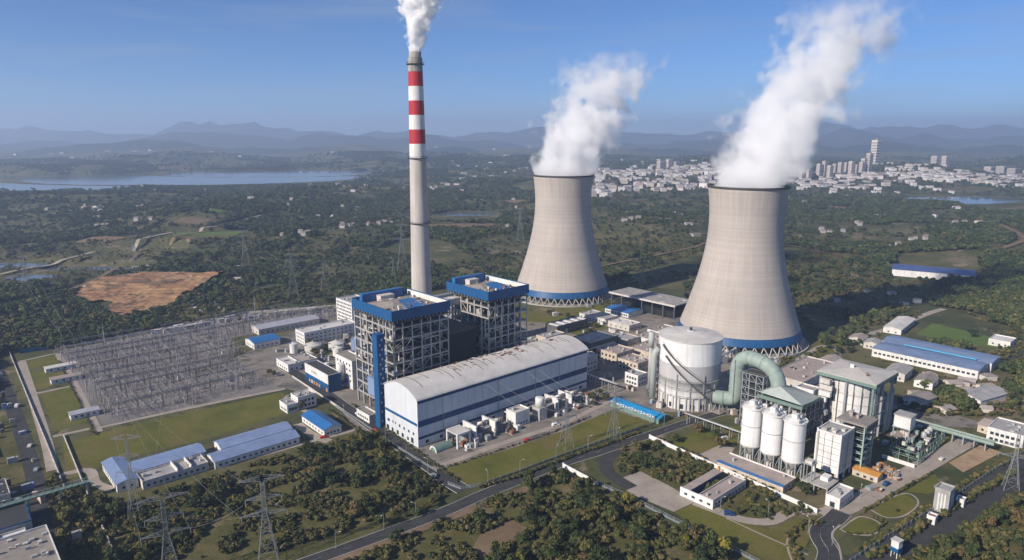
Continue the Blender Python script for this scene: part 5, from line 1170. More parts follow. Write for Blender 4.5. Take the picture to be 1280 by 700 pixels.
# vehicles on the roads and yards
def car_mesh(L, w_, h, van):
    s = MB(); s.extr([(0,.3),(L,.3),(L,h*.55),(L*.8,h*.6),(L*.66,h),(L*.12,h) if van else (L*.28,h),(0,h*.62)], -w_/2, w_/2, 'y'); return s
for k, (u, v, an) in enumerate(((690,533,.35),(770,498,.4),(470,540,2.3),(1105,608,.6),(1175,576,.6),(545,597,2.3),(450,520,2.3),(1090,690,.65),(400,548,.33),(905,643,-.2),(36,560,1.9),(44,590,1.9),(20,510,1.9),(1215,560,.6),(655,552,.5))):
    m_ = ['white','steel_dark2','red','navy','offwhite','galv'][k % 6]; van = k % 3 == 0
    t = thing('car', 'small %s %s on the %s' % (['white','dark','red','navy','pale','silver'][k % 6], 'van' if van else 'car', ['path above the hall lawn','path end by the cyan shed','plant road left of the hall','concrete drive by the yellow shed','concrete drive by the deck','plant road at the hall corner','plant road by the small store','dark lower right road','forecourt of the small blue roofed shed','drive below the U shaped workshop','left road above the pipe bridge','left road close to the bridge','upper left road','yard near the gate house','path beside the transformers'][k]), 'car', G(u, v, .12), an)
    b_ = car_mesh(5 if van else 4.4, 1.9, 2.1 if van else 1.45, van).build('body', m_, t)
    piece('window', t, 'glass', 1.2, -.97, 1.0, 3.0, .97, 1.35 if not van else 1.7)
    for x in (.9, 3.5):
        for y in (-.85, .85): MB().tube([(x,y-.12,.33),(x,y+.12,.33)], .33, 10).build('wheel', 'dark', t)

# pipe racks and clutter that fill the yards
def pipe_rack(label, a, b, L, h, along='b', n=5):
    t = thing('pipe_rack', label, 'pipe rack', W(a, b), TH+(pi/2 if along == 'b' else 0)); rr = random.Random(int(a*7+b))
    for k in range(int(L/6)+1):
        for y in (0, 3): piece('post', t, 'galv', k*6-.2, y-.2, 0, k*6+.2, y+.2, h)
        piece('cross_beam', t, 'galv', k*6-.2, -.3, h-.3, k*6+.2, 3.3, h)
    for k in range(n): MB().tube([(-1, .3+k*2.4/n, h+.35), (L+1, .3+k*2.4/n, h+.35)], rr.uniform(.16,.36), 8).build('pipe', rr.choice(['offwhite','galv','white','rust','duct']), t, smooth=True)
for k, q in enumerate(((158,-20,66,6,'b','pipe rack between the turbine hall end and the drum'),(172,44,60,7,'a','pipe rack behind the cream houses'),(30,150,70,6,'a','pipe rack beside the pump station and treatment tanks'),(92,168,60,6,'b','pipe rack behind the treatment tanks'),(150,100,90,8,'b','pipe rack behind the farther boiler house'),(236,-36,60,6,'a','pipe rack before the near cooling tower'),(150,-128,44,6,'b','pipe rack between drum and silos'),(212,-126,40,7,'a','pipe rack behind the sloped grey green shed'))): pipe_rack(q[5], *q[:5])
spots = [('works yard along the left road', -206, -170, 20, 360, 60), ('yard left of the boiler houses', 12, 90, 130, 235, 34), ('yard behind the turbine hall', 150, 330, 30, 160, 40), ('yard round the drum and green duct', 150, 262, -120, -20, 26), ('yard between silos and process deck', 140, 240, -205, -110, 30), ('yard beside the near cooling tower', 262, 330, -100, 10, 18)]
for nm_, a0, a1, b0, b1, n_ in spots:
    for k in range(n_):
        a = R.uniform(a0, a1); b = R.uniform(b0, b1); s_ = R.uniform(1.2, 5.5); h_ = R.uniform(1.2, 5)
        block('machine_unit', 'small machine or crate left in the '+nm_, 'machine', a, b, [('casing',R.choice(['white','offwhite','galv','rust','cream','roofgrey','paleblue','steel_dark2']),0,0,0,s_,s_*R.uniform(.4,1),h_),('cover',R.choice(['rooflight','roofgrey','galv']),-.1,-.1,h_,s_*.7,s_*.4,h_+.4)], 'clutter in the '+nm_, rz=R.choice([0,0,.3,-.4]))
for k, (a, b, ww, dd, h, rm, lb) in enumerate(((262,28,24,18,6,'roofpink','beige flat house right behind the standpipe'),(244,40,16,22,7,'roofgrey','grey flat house behind the beige service building'),(290,34,26,20,5,'roofbrown','brown roofed hall before the coal shed'),(286,72,18,26,5,'rooflight','light roofed shed between hall and blue store'),(196,92,24,12,7,'roofgrey','grey roofed house beside the dim workshop'),(176,66,16,14,9,'rooflight','light roofed switch house right of the farther boiler house'),(300,-30,40,12,4,'roofpink','long pinkish shed near the near tower basin'))):
    bld('service_house', lb, a, b, ww, dd, h, R.choice(['cream','offwhite','white']), 'flat', rm, [('L',4,1,1.6,3),('F',5,1,1.6,3)], vents=5)

# ------------------------------------------------------------------ vegetation
def leafmat(name, stops, v=.35):
    m = bpy.data.materials.new(name); m.use_nodes = True; n = m.node_tree.nodes; l = m.node_tree.links; b = n['Principled BSDF']
    b.inputs['Roughness'].default_value = .75; b.inputs['Specular IOR Level'].default_value = .2
    oi = n.new('ShaderNodeObjectInfo'); cr = n.new('ShaderNodeValToRGB'); e = cr.color_ramp.elements
    while len(e) < len(stops): e.new(.5)
    for k, (p, c) in enumerate(stops): e[k].position = p; e[k].color = col3(c)
    l.new(oi.outputs['Random'], cr.inputs[0])
    g = n.new('ShaderNodeNewGeometry'); t = n.new('ShaderNodeTexNoise'); t.inputs['Scale'].default_value = .45; t.inputs['Detail'].default_value = 3; l.new(g.outputs['Position'], t.inputs['Vector'])
    r = n.new('ShaderNodeMapRange'); r.inputs['From Min'].default_value = .3; r.inputs['From Max'].default_value = .7; r.inputs['To Min'].default_value = 1-v; r.inputs['To Max'].default_value = 1+v; l.new(t.outputs['Fac'], r.inputs['Value'])
    vm = n.new('ShaderNodeVectorMath'); vm.operation = 'SCALE'; l.new(cr.outputs[0], vm.inputs[0]); l.new(r.outputs[0], vm.inputs['Scale']); l.new(vm.outputs[0], b.inputs['Base Color'])
    MATS[name] = m
leafmat('leaf', [(0,(.030,.044,.016)),(.35,(.044,.060,.019)),(.65,(.066,.076,.023)),(.88,(.105,.096,.029)),(1,(.14,.095,.04))])
leafmat('leaf_far', [(0,(.026,.042,.017)),(.45,(.046,.066,.025)),(.8,(.076,.094,.033)),(1,(.11,.108,.04))])
leafmat('leaf_shrub', [(0,(.046,.058,.019)),(.4,(.078,.082,.026)),(.75,(.12,.105,.036)),(1,(.155,.12,.05))])
leafmat('leaf_mid', [(0,(.034,.050,.018)),(.4,(.058,.078,.026)),(.75,(.090,.104,.034)),(1,(.125,.115,.04))])
leafmat('leaf_yellow', [(0,(.14,.14,.02)),(1,(.20,.17,.03))])
def crown(nq, size, rr, lob, leaf, flat=.8, m='leaf'):
    """crown of leaf clumps: small bent faces spread over and through several lobes"""
    s = MB(); L = []
    for k in range(lob):
        a = rr.uniform(0, 2*pi); d = size*rr.uniform(.15, .62) if k else 0
        L.append((Vector((cos(a)*d, sin(a)*d, size*(.75+rr.uniform(-.25,.5)) if k else size*.95)), size*rr.uniform(.42,.68)))
    for k in range(nq):
        c, r = rr.choice(L); v = Vector((rr.gauss(0,1), rr.gauss(0,1), rr.gauss(0,1))).normalized()
        if v.z < -.45: v.z *= -.6
        p = c+Vector((v.x, v.y, v.z*flat))*r*rr.uniform(.72,1.08)
        nrm = (v+Vector((rr.gauss(0,.45), rr.gauss(0,.45), rr.gauss(0,.45)+.2))).normalized()
        x = nrm.orthogonal().normalized(); y = nrm.cross(x); an = rr.uniform(0, pi); x, y = x*cos(an)+y*sin(an), y*cos(an)-x*sin(an)
        h = leaf*rr.uniform(.55,1.2); h2 = leaf*rr.uniform(.5,1.1)
        s.add([p-x*h, p-y*h2+nrm*.1*h, p+x*h, p+y*h2+nrm*.15*h], [(0,1,2),(0,2,3)])
    return s.mesh('crown', m)
def trunk(size, rr):
    s = MB(); h = size*1.0; s.tube([(0,0,0),(.05*size,0,h*.5),(0,.05*size,h)], [.085*size,.06*size,.03*size], 6)
    for k in range(4): a = k*1.7+rr.random(); s.tube([(0,0,h*.45),(cos(a)*size*.4, sin(a)*size*.4, h*.95)], [.04*size,.015*size], 4)
    return s.mesh('trunk', 'bark')
rt = random.Random(4)
CR = [crown(330, 3.4, rt, 7, .62) for k in range(5)]+[crown(300, 3.2, rt, 8, .6, .7) for k in range(2)]
TR = [trunk(3.4, rt) for k in range(3)]
CY = crown(260, 3.0, rt, 6, .6, m='leaf_yellow')
SH = [crown(90, 1.25, rt, 4, .42, .7, 'leaf_shrub') for k in range(3)]
CF = [crown(110, 4.4, rt, 6, 1.35, .85, 'leaf_far') for k in range(4)]
CM = [crown(190, 3.8, rt, 7, .9, .75, 'leaf_mid') for k in range(3)]
def gpoly(*px): return [tuple(G(u, v))[:2] for u, v in px]
def gn_scatter(name, pts, protos, label=None, cat=None, kind='stuff', group=None):
    """many small plants as one object: instances of leaf crowns on surveyed points"""
    me = bpy.data.meshes.new(name); me.from_pydata([p[:3] for p in pts], [], [])
    at = me.attributes.new('sc', 'FLOAT', 'POINT'); at.data.foreach_set('value', [p[3] for p in pts])
    at = me.attributes.new('rz', 'FLOAT', 'POINT'); at.data.foreach_set('value', [p[4] for p in pts])
    at = me.attributes.new('pk', 'INT', 'POINT'); at.data.foreach_set('value', [int(p[4]*977) % len(protos) for p in pts])
    o = bpy.data.objects.new(name, me); C.objects.link(o)
    ng = bpy.data.node_groups.new(name+'_scatter', 'GeometryNodeTree'); ng.interface.new_socket('Geometry', in_out='INPUT', socket_type='NodeSocketGeometry'); ng.interface.new_socket('Geometry', in_out='OUTPUT', socket_type='NodeSocketGeometry')
    n = ng.nodes; l = ng.links; gi = n.new('NodeGroupInput'); go = n.new('NodeGroupOutput')
    def na(nm, ty): q = n.new('GeometryNodeInputNamedAttribute'); q.data_type = ty; q.inputs['Name'].default_value = nm; return q.outputs['Attribute']
    sc_ = na('sc', 'FLOAT'); rz_ = na('rz', 'FLOAT'); pk = na('pk', 'INT')
    cb = n.new('ShaderNodeCombineXYZ'); l.new(rz_, cb.inputs[2])
    j = n.new('GeometryNodeJoinGeometry')
    for k, po in enumerate(protos):
        oi = n.new('GeometryNodeObjectInfo'); oi.inputs['Object'].default_value = po; oi.inputs['As Instance'].default_value = True; oi.transform_space = 'ORIGINAL'
        ip = n.new('GeometryNodeInstanceOnPoints'); eq = n.new('FunctionNodeCompare'); eq.data_type = 'INT'; eq.operation = 'EQUAL'; l.new(pk, eq.inputs[2]); eq.inputs[3].default_value = k
        l.new(gi.outputs[0], ip.inputs['Points']); l.new(eq.outputs[0], ip.inputs['Selection']); l.new(oi.outputs['Geometry'], ip.inputs['Instance']); l.new(cb.outputs[0], ip.inputs['Rotation']); l.new(sc_, ip.inputs['Scale']); l.new(ip.outputs[0], j.inputs[0])
    l.new(j.outputs[0], go.inputs[0])
    md = o.modifiers.new('scatter', 'NODES'); md.node_group = ng
    return tag(o, label, cat, group, kind)
# woods near the camera: (polygon, spacing, size range, label place)
clear = [gpoly((380,715),(392,694),(560,632),(600,612),(650,596),(745,560),(770,560),(700,590),(560,648),(480,684),(415,712)), gpoly((588,690),(600,668),(640,650),(662,662),(640,680),(610,700))]
woods = [
 (gpoly((120,640),(180,618),(300,600),(330,592),(300,640),(250,672),(180,712),(90,712),(84,650)), 5.2, (.75,1.35), 'tree in the dark wood round the two lower left pylons'),
 (gpoly((365,568),(440,545),(475,548),(505,575),(500,595),(440,612),(385,615),(372,590)), 4.6, (.7,1.25), 'tree in the thicket left of the turbine hall road'),
 (gpoly((440,655),(450,630),(500,600),(545,608),(552,632),(500,652),(450,672)), 4.6, (.8,1.3), 'tree in the clump on the inside of the road bend'),
 (gpoly((640,640),(650,615),(690,592),(740,612),(770,632),(860,668),(930,712),(560,712),(600,690),(650,672)), 5.0, (.8,1.4), 'tree in the big wood at the bottom centre'),
 (gpoly((1128,712),(1176,680),(1236,644),(1295,610),(1300,712)), 5.2, (.8,1.4), 'tree in the wood in the lower right corner'),
 (gpoly((772,585),(780,568),(806,560),(836,572),(866,588),(846,602),(810,590)), 4.8, (.7,1.15), 'tree in the walled garden left of the paved plaza'),
 (gpoly((905,636),(940,616),(975,628),(960,645),(925,646)), 4.8, (.6,1.0), 'tree in the planting below the brown roofed shed'),
]
near = []; rest = []
for poly, sp_, (s0, s1), lb in woods:
    xs_ = [p[0] for p in poly]; ys_ = [p[1] for p in poly]; y = min(ys_)
    while y < max(ys_):
        x = min(xs_)
        while x < max(xs_):
            px, py = x+R.uniform(-.45,.45)*sp_, y+R.uniform(-.45,.45)*sp_; x += sp_
            if not inpoly(px, py, poly) or any(inpoly(px, py, c) for c in clear) or not inview(px, py, 3): continue
            q = mnoise.noise(Vector((px/16, py/16, 3)))
            if q < .0 and R.random() < .8: continue
            near.append((px, py, R.uniform(s0*.5, s1*.92)*(.82+.5*q), lb))
        y += sp_
near.sort(key=lambda p: (p[0]**2+p[1]**2+CAM_H**2)/p[2]**2)
NT = 300
for k, (x, y, s_, lb) in enumerate(near[:NT]):
    kind = 'bushy green '
    t = thing('tree', kind+lb, 'tree', (x, y, 0), R.uniform(0, 6.3), lb.replace('tree in', 'trees in'), sc=(s_*R.uniform(.8,1.2), s_*R.uniform(.8,1.2), s_*R.uniform(.75,1.45)))
    place('trunk', TR[k % 3], t); place('crown', CR[k % 7] if k % 37 else CY, t, (0,0,1.0))
protoC = [o for o in C.objects if o.name.startswith('crown') and o.data in CR][:7]
first = {}
for o in C.objects:
    if o.data in CR and o.data not in first: first[o.data] = o
protoC = [first[m] for m in CR if m in first]
gn_scatter('woodland', [(x, y, .8*s_, s_, R.uniform(0, 6.3)) for x, y, s_, lb in near[NT:]], protoC)
print('near trees', len(near), 'switchgear', cnt)
# free standing shrubs and trees with their own spot
def lone_tree(x, y, s_, me, label, group=None):
    t = thing('tree', label, 'tree', (x, y, hgt(x, y) if y > 800 else 0), R.uniform(0,6.3), group, sc=s_); place('trunk', TR[0], t); place('crown', me, t, (0,0,1.0)); return t
lone_tree(*tuple(G(900,560))[:2], 1.1, CR[0], 'dark rounded tree on the dry lawn left of the first silo'); lone_tree(*tuple(G(893,548))[:2], .9, CR[1], 'smaller dark tree beside the rounded one left of the silos')
lone_tree(*tuple(G(786,632))[:2], 1.25, CY, 'bright yellow green tree at the fence corner'); lone_tree(*tuple(G(495,678))[:2], 1.0, CR[2], 'single round tree on the soil strip beside the main road'); lone_tree(*tuple(G(600,652))[:2], 1.1, CR[3], 'round tree by the bare soil clearing')
shp = [place('shrub', SH[k], None, tuple(G(*q))) for k, q in enumerate(((700,552),(560,594),(1120,640)))]
for o, lb in zip(shp, ('low shrub on the lawn in front of the turbine hall','low shrub at the corner of the hall lawn','low shrub between the small oval lawns')): tag(o, lb, 'shrub')
far_p = [lone_tree(*xy, 1.0, m, lb) for xy, m, lb in (((-330,640),CF[0],'rounded tree left behind the switchyard wall'),((330,640),CF[1],'rounded tree right of the near cooling tower path'),((420,600),CF[2],'rounded tree between factory and cooling tower'),((455,560),CF[3],'rounded tree beside the green field'))]
farC = [[c for c in o.children if c.name.startswith('crown')][0] for o in far_p]
mid_p = [lone_tree(*xy, 1.0, m, lb) for xy, m, lb in (((300,470),CM[0],'dark tree behind the absorber house'),((-420,560),CM[1],'dark tree at the far left behind the wall'),((345,450),CM[2],'dark tree below the blue factory'))]
midC = [[c for c in o.children if c.name.startswith('crown')][0] for o in mid_p]
yt = [(300,402),(396,444),(402,440),(408,436),(390,432),(340,470),(716,405),(724,410),(742,408),(735,414),(706,398),(690,394),(756,382),(770,384),(1012,446),(1022,440),(1034,430),(1050,438),(1046,444),(1064,440),(990,458),(1126,505),(1140,512),(1150,505),(1162,496),(1170,512),(1135,548),(1145,552),(1152,545),(845,552),(870,540),(740,500),(748,494),(755,500),(742,507),(1000,610),(1010,618),(365,505),(372,512)]
for k, (u, v) in enumerate(yt):
    for j in range(2): c = G(u+R.uniform(-4,4), v+R.uniform(-2,2)); lone_tree(c.x, c.y, R.uniform(.5,1.0), CR[(k+j) % 7], 'small leafy tree planted in the plant yards', 'small trees in the plant yards')
# undergrowth on rough ground
rough = [gpoly((100,650),(370,565),(470,540),(560,622),(350,690),(80,712)), gpoly((400,705),(600,625),(700,590),(780,620),(930,712)), gpoly((1110,712),(1176,672),(1295,602),(1300,712)), gpoly((772,590),(780,560),(830,552),(1020,640),(960,650),(850,605)), gpoly((84,700),(84,600),(110,610),(130,640))]
und = []
for poly in rough:
    xs_ = [p[0] for p in poly]; ys_ = [p[1] for p in poly]; A = (max(xs_)-min(xs_))*(max(ys_)-min(ys_))
    for k in range(int(A/2.3)):
        x = R.uniform(min(xs_), max(xs_)); y = R.uniform(min(ys_), max(ys_))
        if inpoly(x, y, poly) and not any(inpoly(x, y, c) for c in clear) and mnoise.noise(Vector((x/11, y/11, 7))) > -.06: und.append((x, y, -.1, R.uniform(.3,1.6), R.uniform(0,6.3)))
gn_scatter('undergrowth', und, shp)
def hedge(label, px, step=1.3, sz=.8, wd=.6):
    pts = P(*px); out = []
    for p, q in zip(pts[:-1], pts[1:]):
        d = q-p; n = max(1, int(d.length/step))
        for k in range(n): c = p+d*(k/n); out.append((c.x+R.uniform(-wd,wd), c.y+R.uniform(-wd,wd), 0, sz*R.uniform(.75,1.25), R.uniform(0,6.3)))
    gn_scatter('hedge', out, shp, label, 'hedge', 'stuff')
hedge('dark hedge between the plant road and the turbine hall', ((572,602),(530,572),(500,550),(470,528),(440,506)))
hedge('hedge on the wood side of the plant road', ((560,616),(520,588),(480,560),(440,532),(410,512)))
hedge('hedge along the lower edge of the hall lawn', ((600,610),(650,596),(700,577),(760,556),(800,541)), 1.2, .9)
hedge('hedge along the upper edge of the hall lawn', ((560,584),(620,565),(690,541),(740,520)), 1.6, .6)
hedge('row of trees and shrubs along the canal beside the left wall', ((66,600),(76,640),(90,690)), 1.5, 1.6, 3)
hedge('hedge beside the dark road in the lower right', ((1075,690),(1130,655),(1190,616),(1240,586),(1280,562)), 1.3, 1.1, 1.2)
hedge('second hedge along the dark road by the wood', ((1090,700),(1150,660),(1210,625),(1270,588)), 1.2, 1.3, 1.5)
hedge('hedge round the small oval lawns', ((1060,668),(1090,668),(1106,654),(1084,644)), 1.1, .7)
hedge('hedge along the concrete drive', ((1080,640),(1120,617),(1165,592)), 1.2, .7)
hedge('hedge along the sloping verge of the curved asphalt road', ((996,700),(988,672),(1002,656),(1026,654)), 1.0, 1.0, 1.6)
hedge('clipped hedge along the left lawn plots', ((120,545),(98,500),(74,452)), 1.5, .6)
hedge('row of shrubs under the blue factory wall', ((1096,450),(1140,462),(1210,480)), 1.3, 1.0)
# mid and far tree cover
keep = [gpoly((0,440),(75,436),(300,392),(440,378),(560,360),(760,372),(850,352),(868,400),(960,470),(1010,470),(1060,440),(1100,425),(1130,425),(1260,458),(1220,485),(1130,500),(1160,530),(1250,540),(1270,565),(1060,700),(0,712)),
        gpoly((84,374),(140,352),(205,343),(290,342),(266,358),(200,392),(150,402)), gpoly((1105,420),(1170,385),(1262,424),(1244,440),(1150,430)), gpoly((1116,350),(1118,322),(1225,322),(1225,352)), gpoly((780,345),(940,308),(940,320),(800,352)), gpoly((470,320),(512,306),(560,310),(596,330),(560,337))]
mid = []; far = []
low = [gpoly((-20,436),(75,430),(300,388),(420,376),(430,352),(300,346),(270,358),(200,394),(150,404),(80,380),(-20,398)), gpoly((985,440),(1000,385),(1060,360),(1180,345),(1190,362),(1090,392),(1040,416))]
for u, v, r in ((1145,338,40),(1170,340,48),(1195,340,48),(1214,344,40),(1130,412,26),(1145,408,28),(1160,402,26),(1266,432,24),(1252,448,26),(1225,470,26),(1180,395,40),(1210,412,45),(1245,425,40)): c = G(u, v); keep_open(c.x, c.y, r)
def cover(x, y):
    n = mnoise.fractal(Vector((x/210, y/210, 5.5)), .9, 2.0, 4); return n
def free(x, y, r=66):
    return inview(x, y, 4) and not any(inpoly(x, y, c) for c in keep) and math.hypot(x-T2[0], y-T2[1]) > r and math.hypot(x-T1[0], y-T1[1]) > r and not any(in_ell(x, y, *e) < 1.12 for e in LAKE+POND) and not is_open(x, y)
def put(x, y, s_):
    (mid if y < 780 else far).append((x, y, hgt(x, y)+(1.0 if y < 780 else .2)*s_, s_, R.uniform(0,6.3)))
# ------------------------------------------------------------------ town and farmhouses
def house_mesh(kind):
    s = MB()
    if kind == 0: s.box(-.5,-.5,0,.5,.5,1); s.m = 1; s.box(-.52,-.52,1,.52,.52,1.06); s.box(-.2,-.1,1.06,.15,.2,1.22)
    elif kind == 1: s.extr([(-.5,0),(.5,0),(.5,.72),(0,1),(-.5,.72)], -.5, .5); s.m = 1; s.extr([(-.56,.69),(0,1.02),(.56,.69),(.56,.75),(0,1.08),(-.56,.75)], -.53, .53)
    else:
        s.box(-.5,-.5,0,.5,.5,1); s.m = 1
        for k in range(9): s.box(-.515,-.515,.07+k*.1,.515,.515,.11+k*.1)
        s.box(-.2,-.2,1,.2,.2,1.05)
    return s
HM = {}
for kd in range(3):
    for m_ in ('town_white','town_cream'): HM[kd, m_] = house_mesh(kd).mesh('house', [m_, 'town_roof' if kd < 2 else 'town_band'] if kd < 2 or mat('town_band', (.20,.19,.19), .6, .1, .05) else 0)
def house(x, y, w_, d_, h, kd, m_, label, group, nm='house', rz=None):
    z = hgt(x, y) if y > 700 else 0
    keep_open(x, y, max(w_, d_)*.75+5); keep_open(x, y-max(w_, d_)-4, max(w_, d_)*.6+4)
    o = place(nm, HM[kd, m_], None, (x, y, z-.5), R.uniform(-.5,.5) if rz is None else rz, (w_, d_, h)); return tag(o, label, 'house' if nm == 'house' else 'apartment block', group)
def cluster(n, u0, u1, v0, v1, hs, label, group, kd=(0,1), ws=(11,20), nm='house', cream=.3):
    for k in range(n):
        c = G(R.uniform(u0, u1), R.uniform(v0, v1))
        if any(in_ell(c.x, c.y, *e) < 1.15 for e in LAKE+POND): continue
        house(c.x, c.y, R.uniform(*ws), R.uniform(*ws)*.8, R.uniform(*hs), R.choice(kd), 'town_cream' if R.random() < cream else 'town_white', label, group, nm)
cluster(104, 738, 892, 213, 240, (9,20), 'white low house block of the town between the cooling towers', 'town houses between the towers', (0,1,2), (14,30))
cluster(12, 733, 762, 236, 248, (10,18), 'white block at the near end of the town beside the far tower', 'near town blocks', (0,2), (16,30))
cluster(32, 985, 1130, 222, 238, (6,14), 'low white building in front of the apartment towers', 'low buildings before the towers', (0,1), (14,34))
cluster(34, 1120, 1268, 214, 238, (6,13), 'low white house on the right side of the town', 'right town houses', (0,1), (12,30))
cluster(24, 366, 470, 222, 238, (5,11), 'white village house left of the chimney', 'village left of the chimney', (0,1), (10,20))
cluster(22, 560, 662, 206, 226, (5,11), 'white village house between chimney and far tower', 'village right of the chimney', (0,1), (12,24))
cluster(8, 540, 580, 232, 246, (5,9), 'reddish village house just right of the chimney', 'reddish houses right of the chimney', (0,1), (10,20), cream=1)
cluster(26, 5, 300, 186, 201, (8,16), 'tiny pale building across the lake', 'buildings across the lake', (0,), (26,50))
cluster(12, 300, 640, 183, 203, (8,16), 'tiny pale building below the far hills', 'buildings below the hills', (0,), (22,46))
cluster(12, 780, 1280, 186, 202, (8,16), 'tiny pale building at the foot of the right hills', 'buildings at the right hills', (0,), (22,50))
cluster(10, 100, 145, 262, 278, (4,7), 'white farmhouse in the woods on the left', 'farmhouses in the left woods', (0,1), (8,14))
cluster(12, 290, 500, 245, 300, (4,7), 'white farmhouse among trees beyond the switchyard', 'farmhouses beyond the switchyard', (0,1), (8,14))
cluster(16, 780, 1270, 255, 315, (4,7), 'small white farmhouse in the fields on the right', 'farmhouses in the right fields', (0,1), (8,16))
cluster(6, 160, 330, 335, 352, (3,5), 'small white hut near the orange earth', 'huts near the orange earth', (0,1), (7,12))
cluster(5, 1040, 1150, 365, 385, (3,5), 'small white hut beside the tower shadow', 'huts by the tower shadow', (0,1), (6,10))
cluster(14, 1130, 1235, 468, 515, (3,5), 'small brownish hut in the scrub right of the absorber house', 'huts right of the absorber house', (0,1), (6,12), cream=.8)
tw = MB(); rw = random.Random(21)                             # the rest of the town, too small to tell apart
for k in range(620):
    u = rw.uniform(735, 1285); v = rw.gauss(224, 7) if u < 900 else rw.gauss(228, 5)
    if not 203 < v < 244: continue
    c = G(u, v)
    if any(in_ell(c.x, c.y, *e) < 1.15 for e in LAKE+POND): continue
    keep_open(c.x, c.y, 16); keep_open(c.x, c.y-24, 16); z = hgt(c.x, c.y); a_ = rw.uniform(6, 16); b_ = rw.uniform(5, 10); h_ = rw.uniform(5, 16); tw.m = 0 if rw.random() < .7 else 1
    tw.box(c.x-a_, c.y-b_, z-1, c.x+a_, c.y+b_, z+h_); tw.m = 2; tw.box(c.x-a_-.4, c.y-b_-.4, z+h_, c.x+a_+.4, c.y+b_+.4, z+h_+1.2)
tag(tw.build('town', ['town_white','town_cream','town_roof']), kind='stuff')
fm = MB(); rw = random.Random(33)                             # the many tiny farmsteads strewn over the plain
for k in range(60):
    u0 = rw.uniform(0, 1280); v0 = 236+rw.random()**1.2*90; 
    if not (v0 < 300 or u0 < 380 or u0 > 1010): continue
    for q in range(rw.randint(2, 5)):
        c = G(u0+rw.gauss(0, 9), v0+rw.gauss(0, 1.6))
        if not free(c.x, c.y): continue
        keep_open(c.x, c.y, 9); keep_open(c.x, c.y-13, 9); z = hgt(c.x, c.y); a_ = rw.uniform(2.5, 5); b_ = rw.uniform(2.5, 4); h_ = rw.uniform(3, 6); fm.m = 0 if rw.random() < .7 else 1
        fm.box(c.x-a_, c.y-b_, z-1, c.x+a_, c.y+b_, z+h_); fm.m = 2; fm.add([(c.x-a_-.4,c.y-b_-.5,z+h_),(c.x+a_+.4,c.y-b_-.5,z+h_),(c.x+a_+.4,c.y+b_+.5,z+h_),(c.x-a_-.4,c.y+b_+.5,z+h_),(c.x-a_-.4,c.y,z+h_+2),(c.x+a_+.4,c.y,z+h_+2)], [(0,1,5,4),(2,3,4,5),(1,2,5),(3,0,4)])
tag(fm.build('farmsteads', ['town_white','town_cream','town_roof']), kind='stuff')
def tower(u, v, w_px, top, label, m_='town_cream', group='apartment towers'):
    c = G(u, v); d = c.length*1.0; w_ = w_px/FPX*sqrt(c.length**2)*.95
    h = (CAM_H+(c.y/(cos(PITCH)+(-(top-350)/FPX)*sin(PITCH)))*(-sin(PITCH)+(-(top-350)/FPX)*cos(PITCH)))
    house(c.x, c.y, w_, w_*.8, max(8, h), 2, m_, label, group, 'apartment_block', .5)
for k in range(9): tower(1023+k*6.6, 226+R.uniform(-1,1), 5.6, 210+R.uniform(-2.5,2), 'pale apartment block in the long row before the tallest tower')
for k, (u, v, w_, tp, lb) in enumerate(((1002,227,6,212,'pale apartment block at the left start of the row'),(1010,227,5.5,213,'second pale apartment block at the left of the row'),(1078,226,6,204,'stepped apartment tower next to the long row'),(1084,226,6,197,'tall apartment tower left of the tallest one'),(1092,218,9,185,'tallest apartment tower on the right skyline'),(1168,213,8,196,'left one of the twin towers on the right'),(1180,213,8,196,'right one of the twin towers on the right'),(1236,218,9,208,'squat apartment block near the right edge'),(1252,219,10,208,'middle squat block near the right edge'),(1266,220,10,210,'last squat block at the right edge'),(826,216,9,206,'pinkish tower block over the town between the cooling towers'),(836,216,7,205,'second pinkish tower block over the town'),(845,216,6,208,'third pinkish tower block over the town'))):
    tower(u, v, w_, tp, lb, group=None)

k = 0
while k < 150000 and len(far) < 30000:                        # closed woods with ragged edges, scattered trees between
    k += 1
    y = 430+(R.random()**1.35)*1300; x = R.uniform(-1, 1)*(y*.82+60)
    c = cover(x, y)+.4*mnoise.noise(Vector((x/55, y/55, 2)))+(.12 if x < -250 or y > 1050 else 0)
    if c < .16 and R.random() > .07: continue
    if not free(x, y) or (R.random() > .12 and any(inpoly(x, y, c_) for c_ in low)): continue
    put(x, y, R.uniform(.5, 1.15)*(1.15 if c > .25 else .85))
for k in range(420):                                           # hedgerows between plots
    y = 520+(R.random()**1.2)*1700; x = R.uniform(-1, 1)*(y*.8); an = R.choice([.2, .2+pi/2])+R.gauss(0, .25); L = R.uniform(40, 190); n_ = int(L/7)
    for q in range(n_):
        px, py = x+cos(an)*q*7+R.uniform(-2,2), y+sin(an)*q*7+R.uniform(-2,2)
        if free(px, py): put(px, py, R.uniform(.45, 1.0))
k = 0; n0 = len(far)
while k < 150000 and len(far)-n0 < 40000:
    k += 1
    y = 1700+(R.random()**1.5)*3500; x = R.uniform(-1, 1)*(y*.80)
    if not inview(x, y, 5, 30) or is_open(x, y): continue
    if any(in_ell(x, y, *e) < 1.08 for e in LAKE+POND): continue
    c = cover(x*.6, y*.6)+.3*mnoise.noise(Vector((x/90, y/90, 2)))+(.2 if x < -150 and y < 2300 else .0)
    if c < .12 and R.random() > .06: continue
    far.append((x, y, hgt(x, y)-.5, R.uniform(.55, 1.15)*(1+y/4500), R.uniform(0,6.3)))
for k in range(1300):                                          # greenery between the town blocks
    c = G(R.uniform(735, 1285), R.gauss(225, 8) if R.random() < .7 else R.gauss(229, 5))
    if c.y > 1500 and c.y < 5000 and not any(in_ell(c.x, c.y, *e) < 1.05 for e in LAKE+POND): far.append((c.x, c.y, hgt(c.x, c.y)-.5, R.uniform(.7, 1.5), R.uniform(0,6.3)))
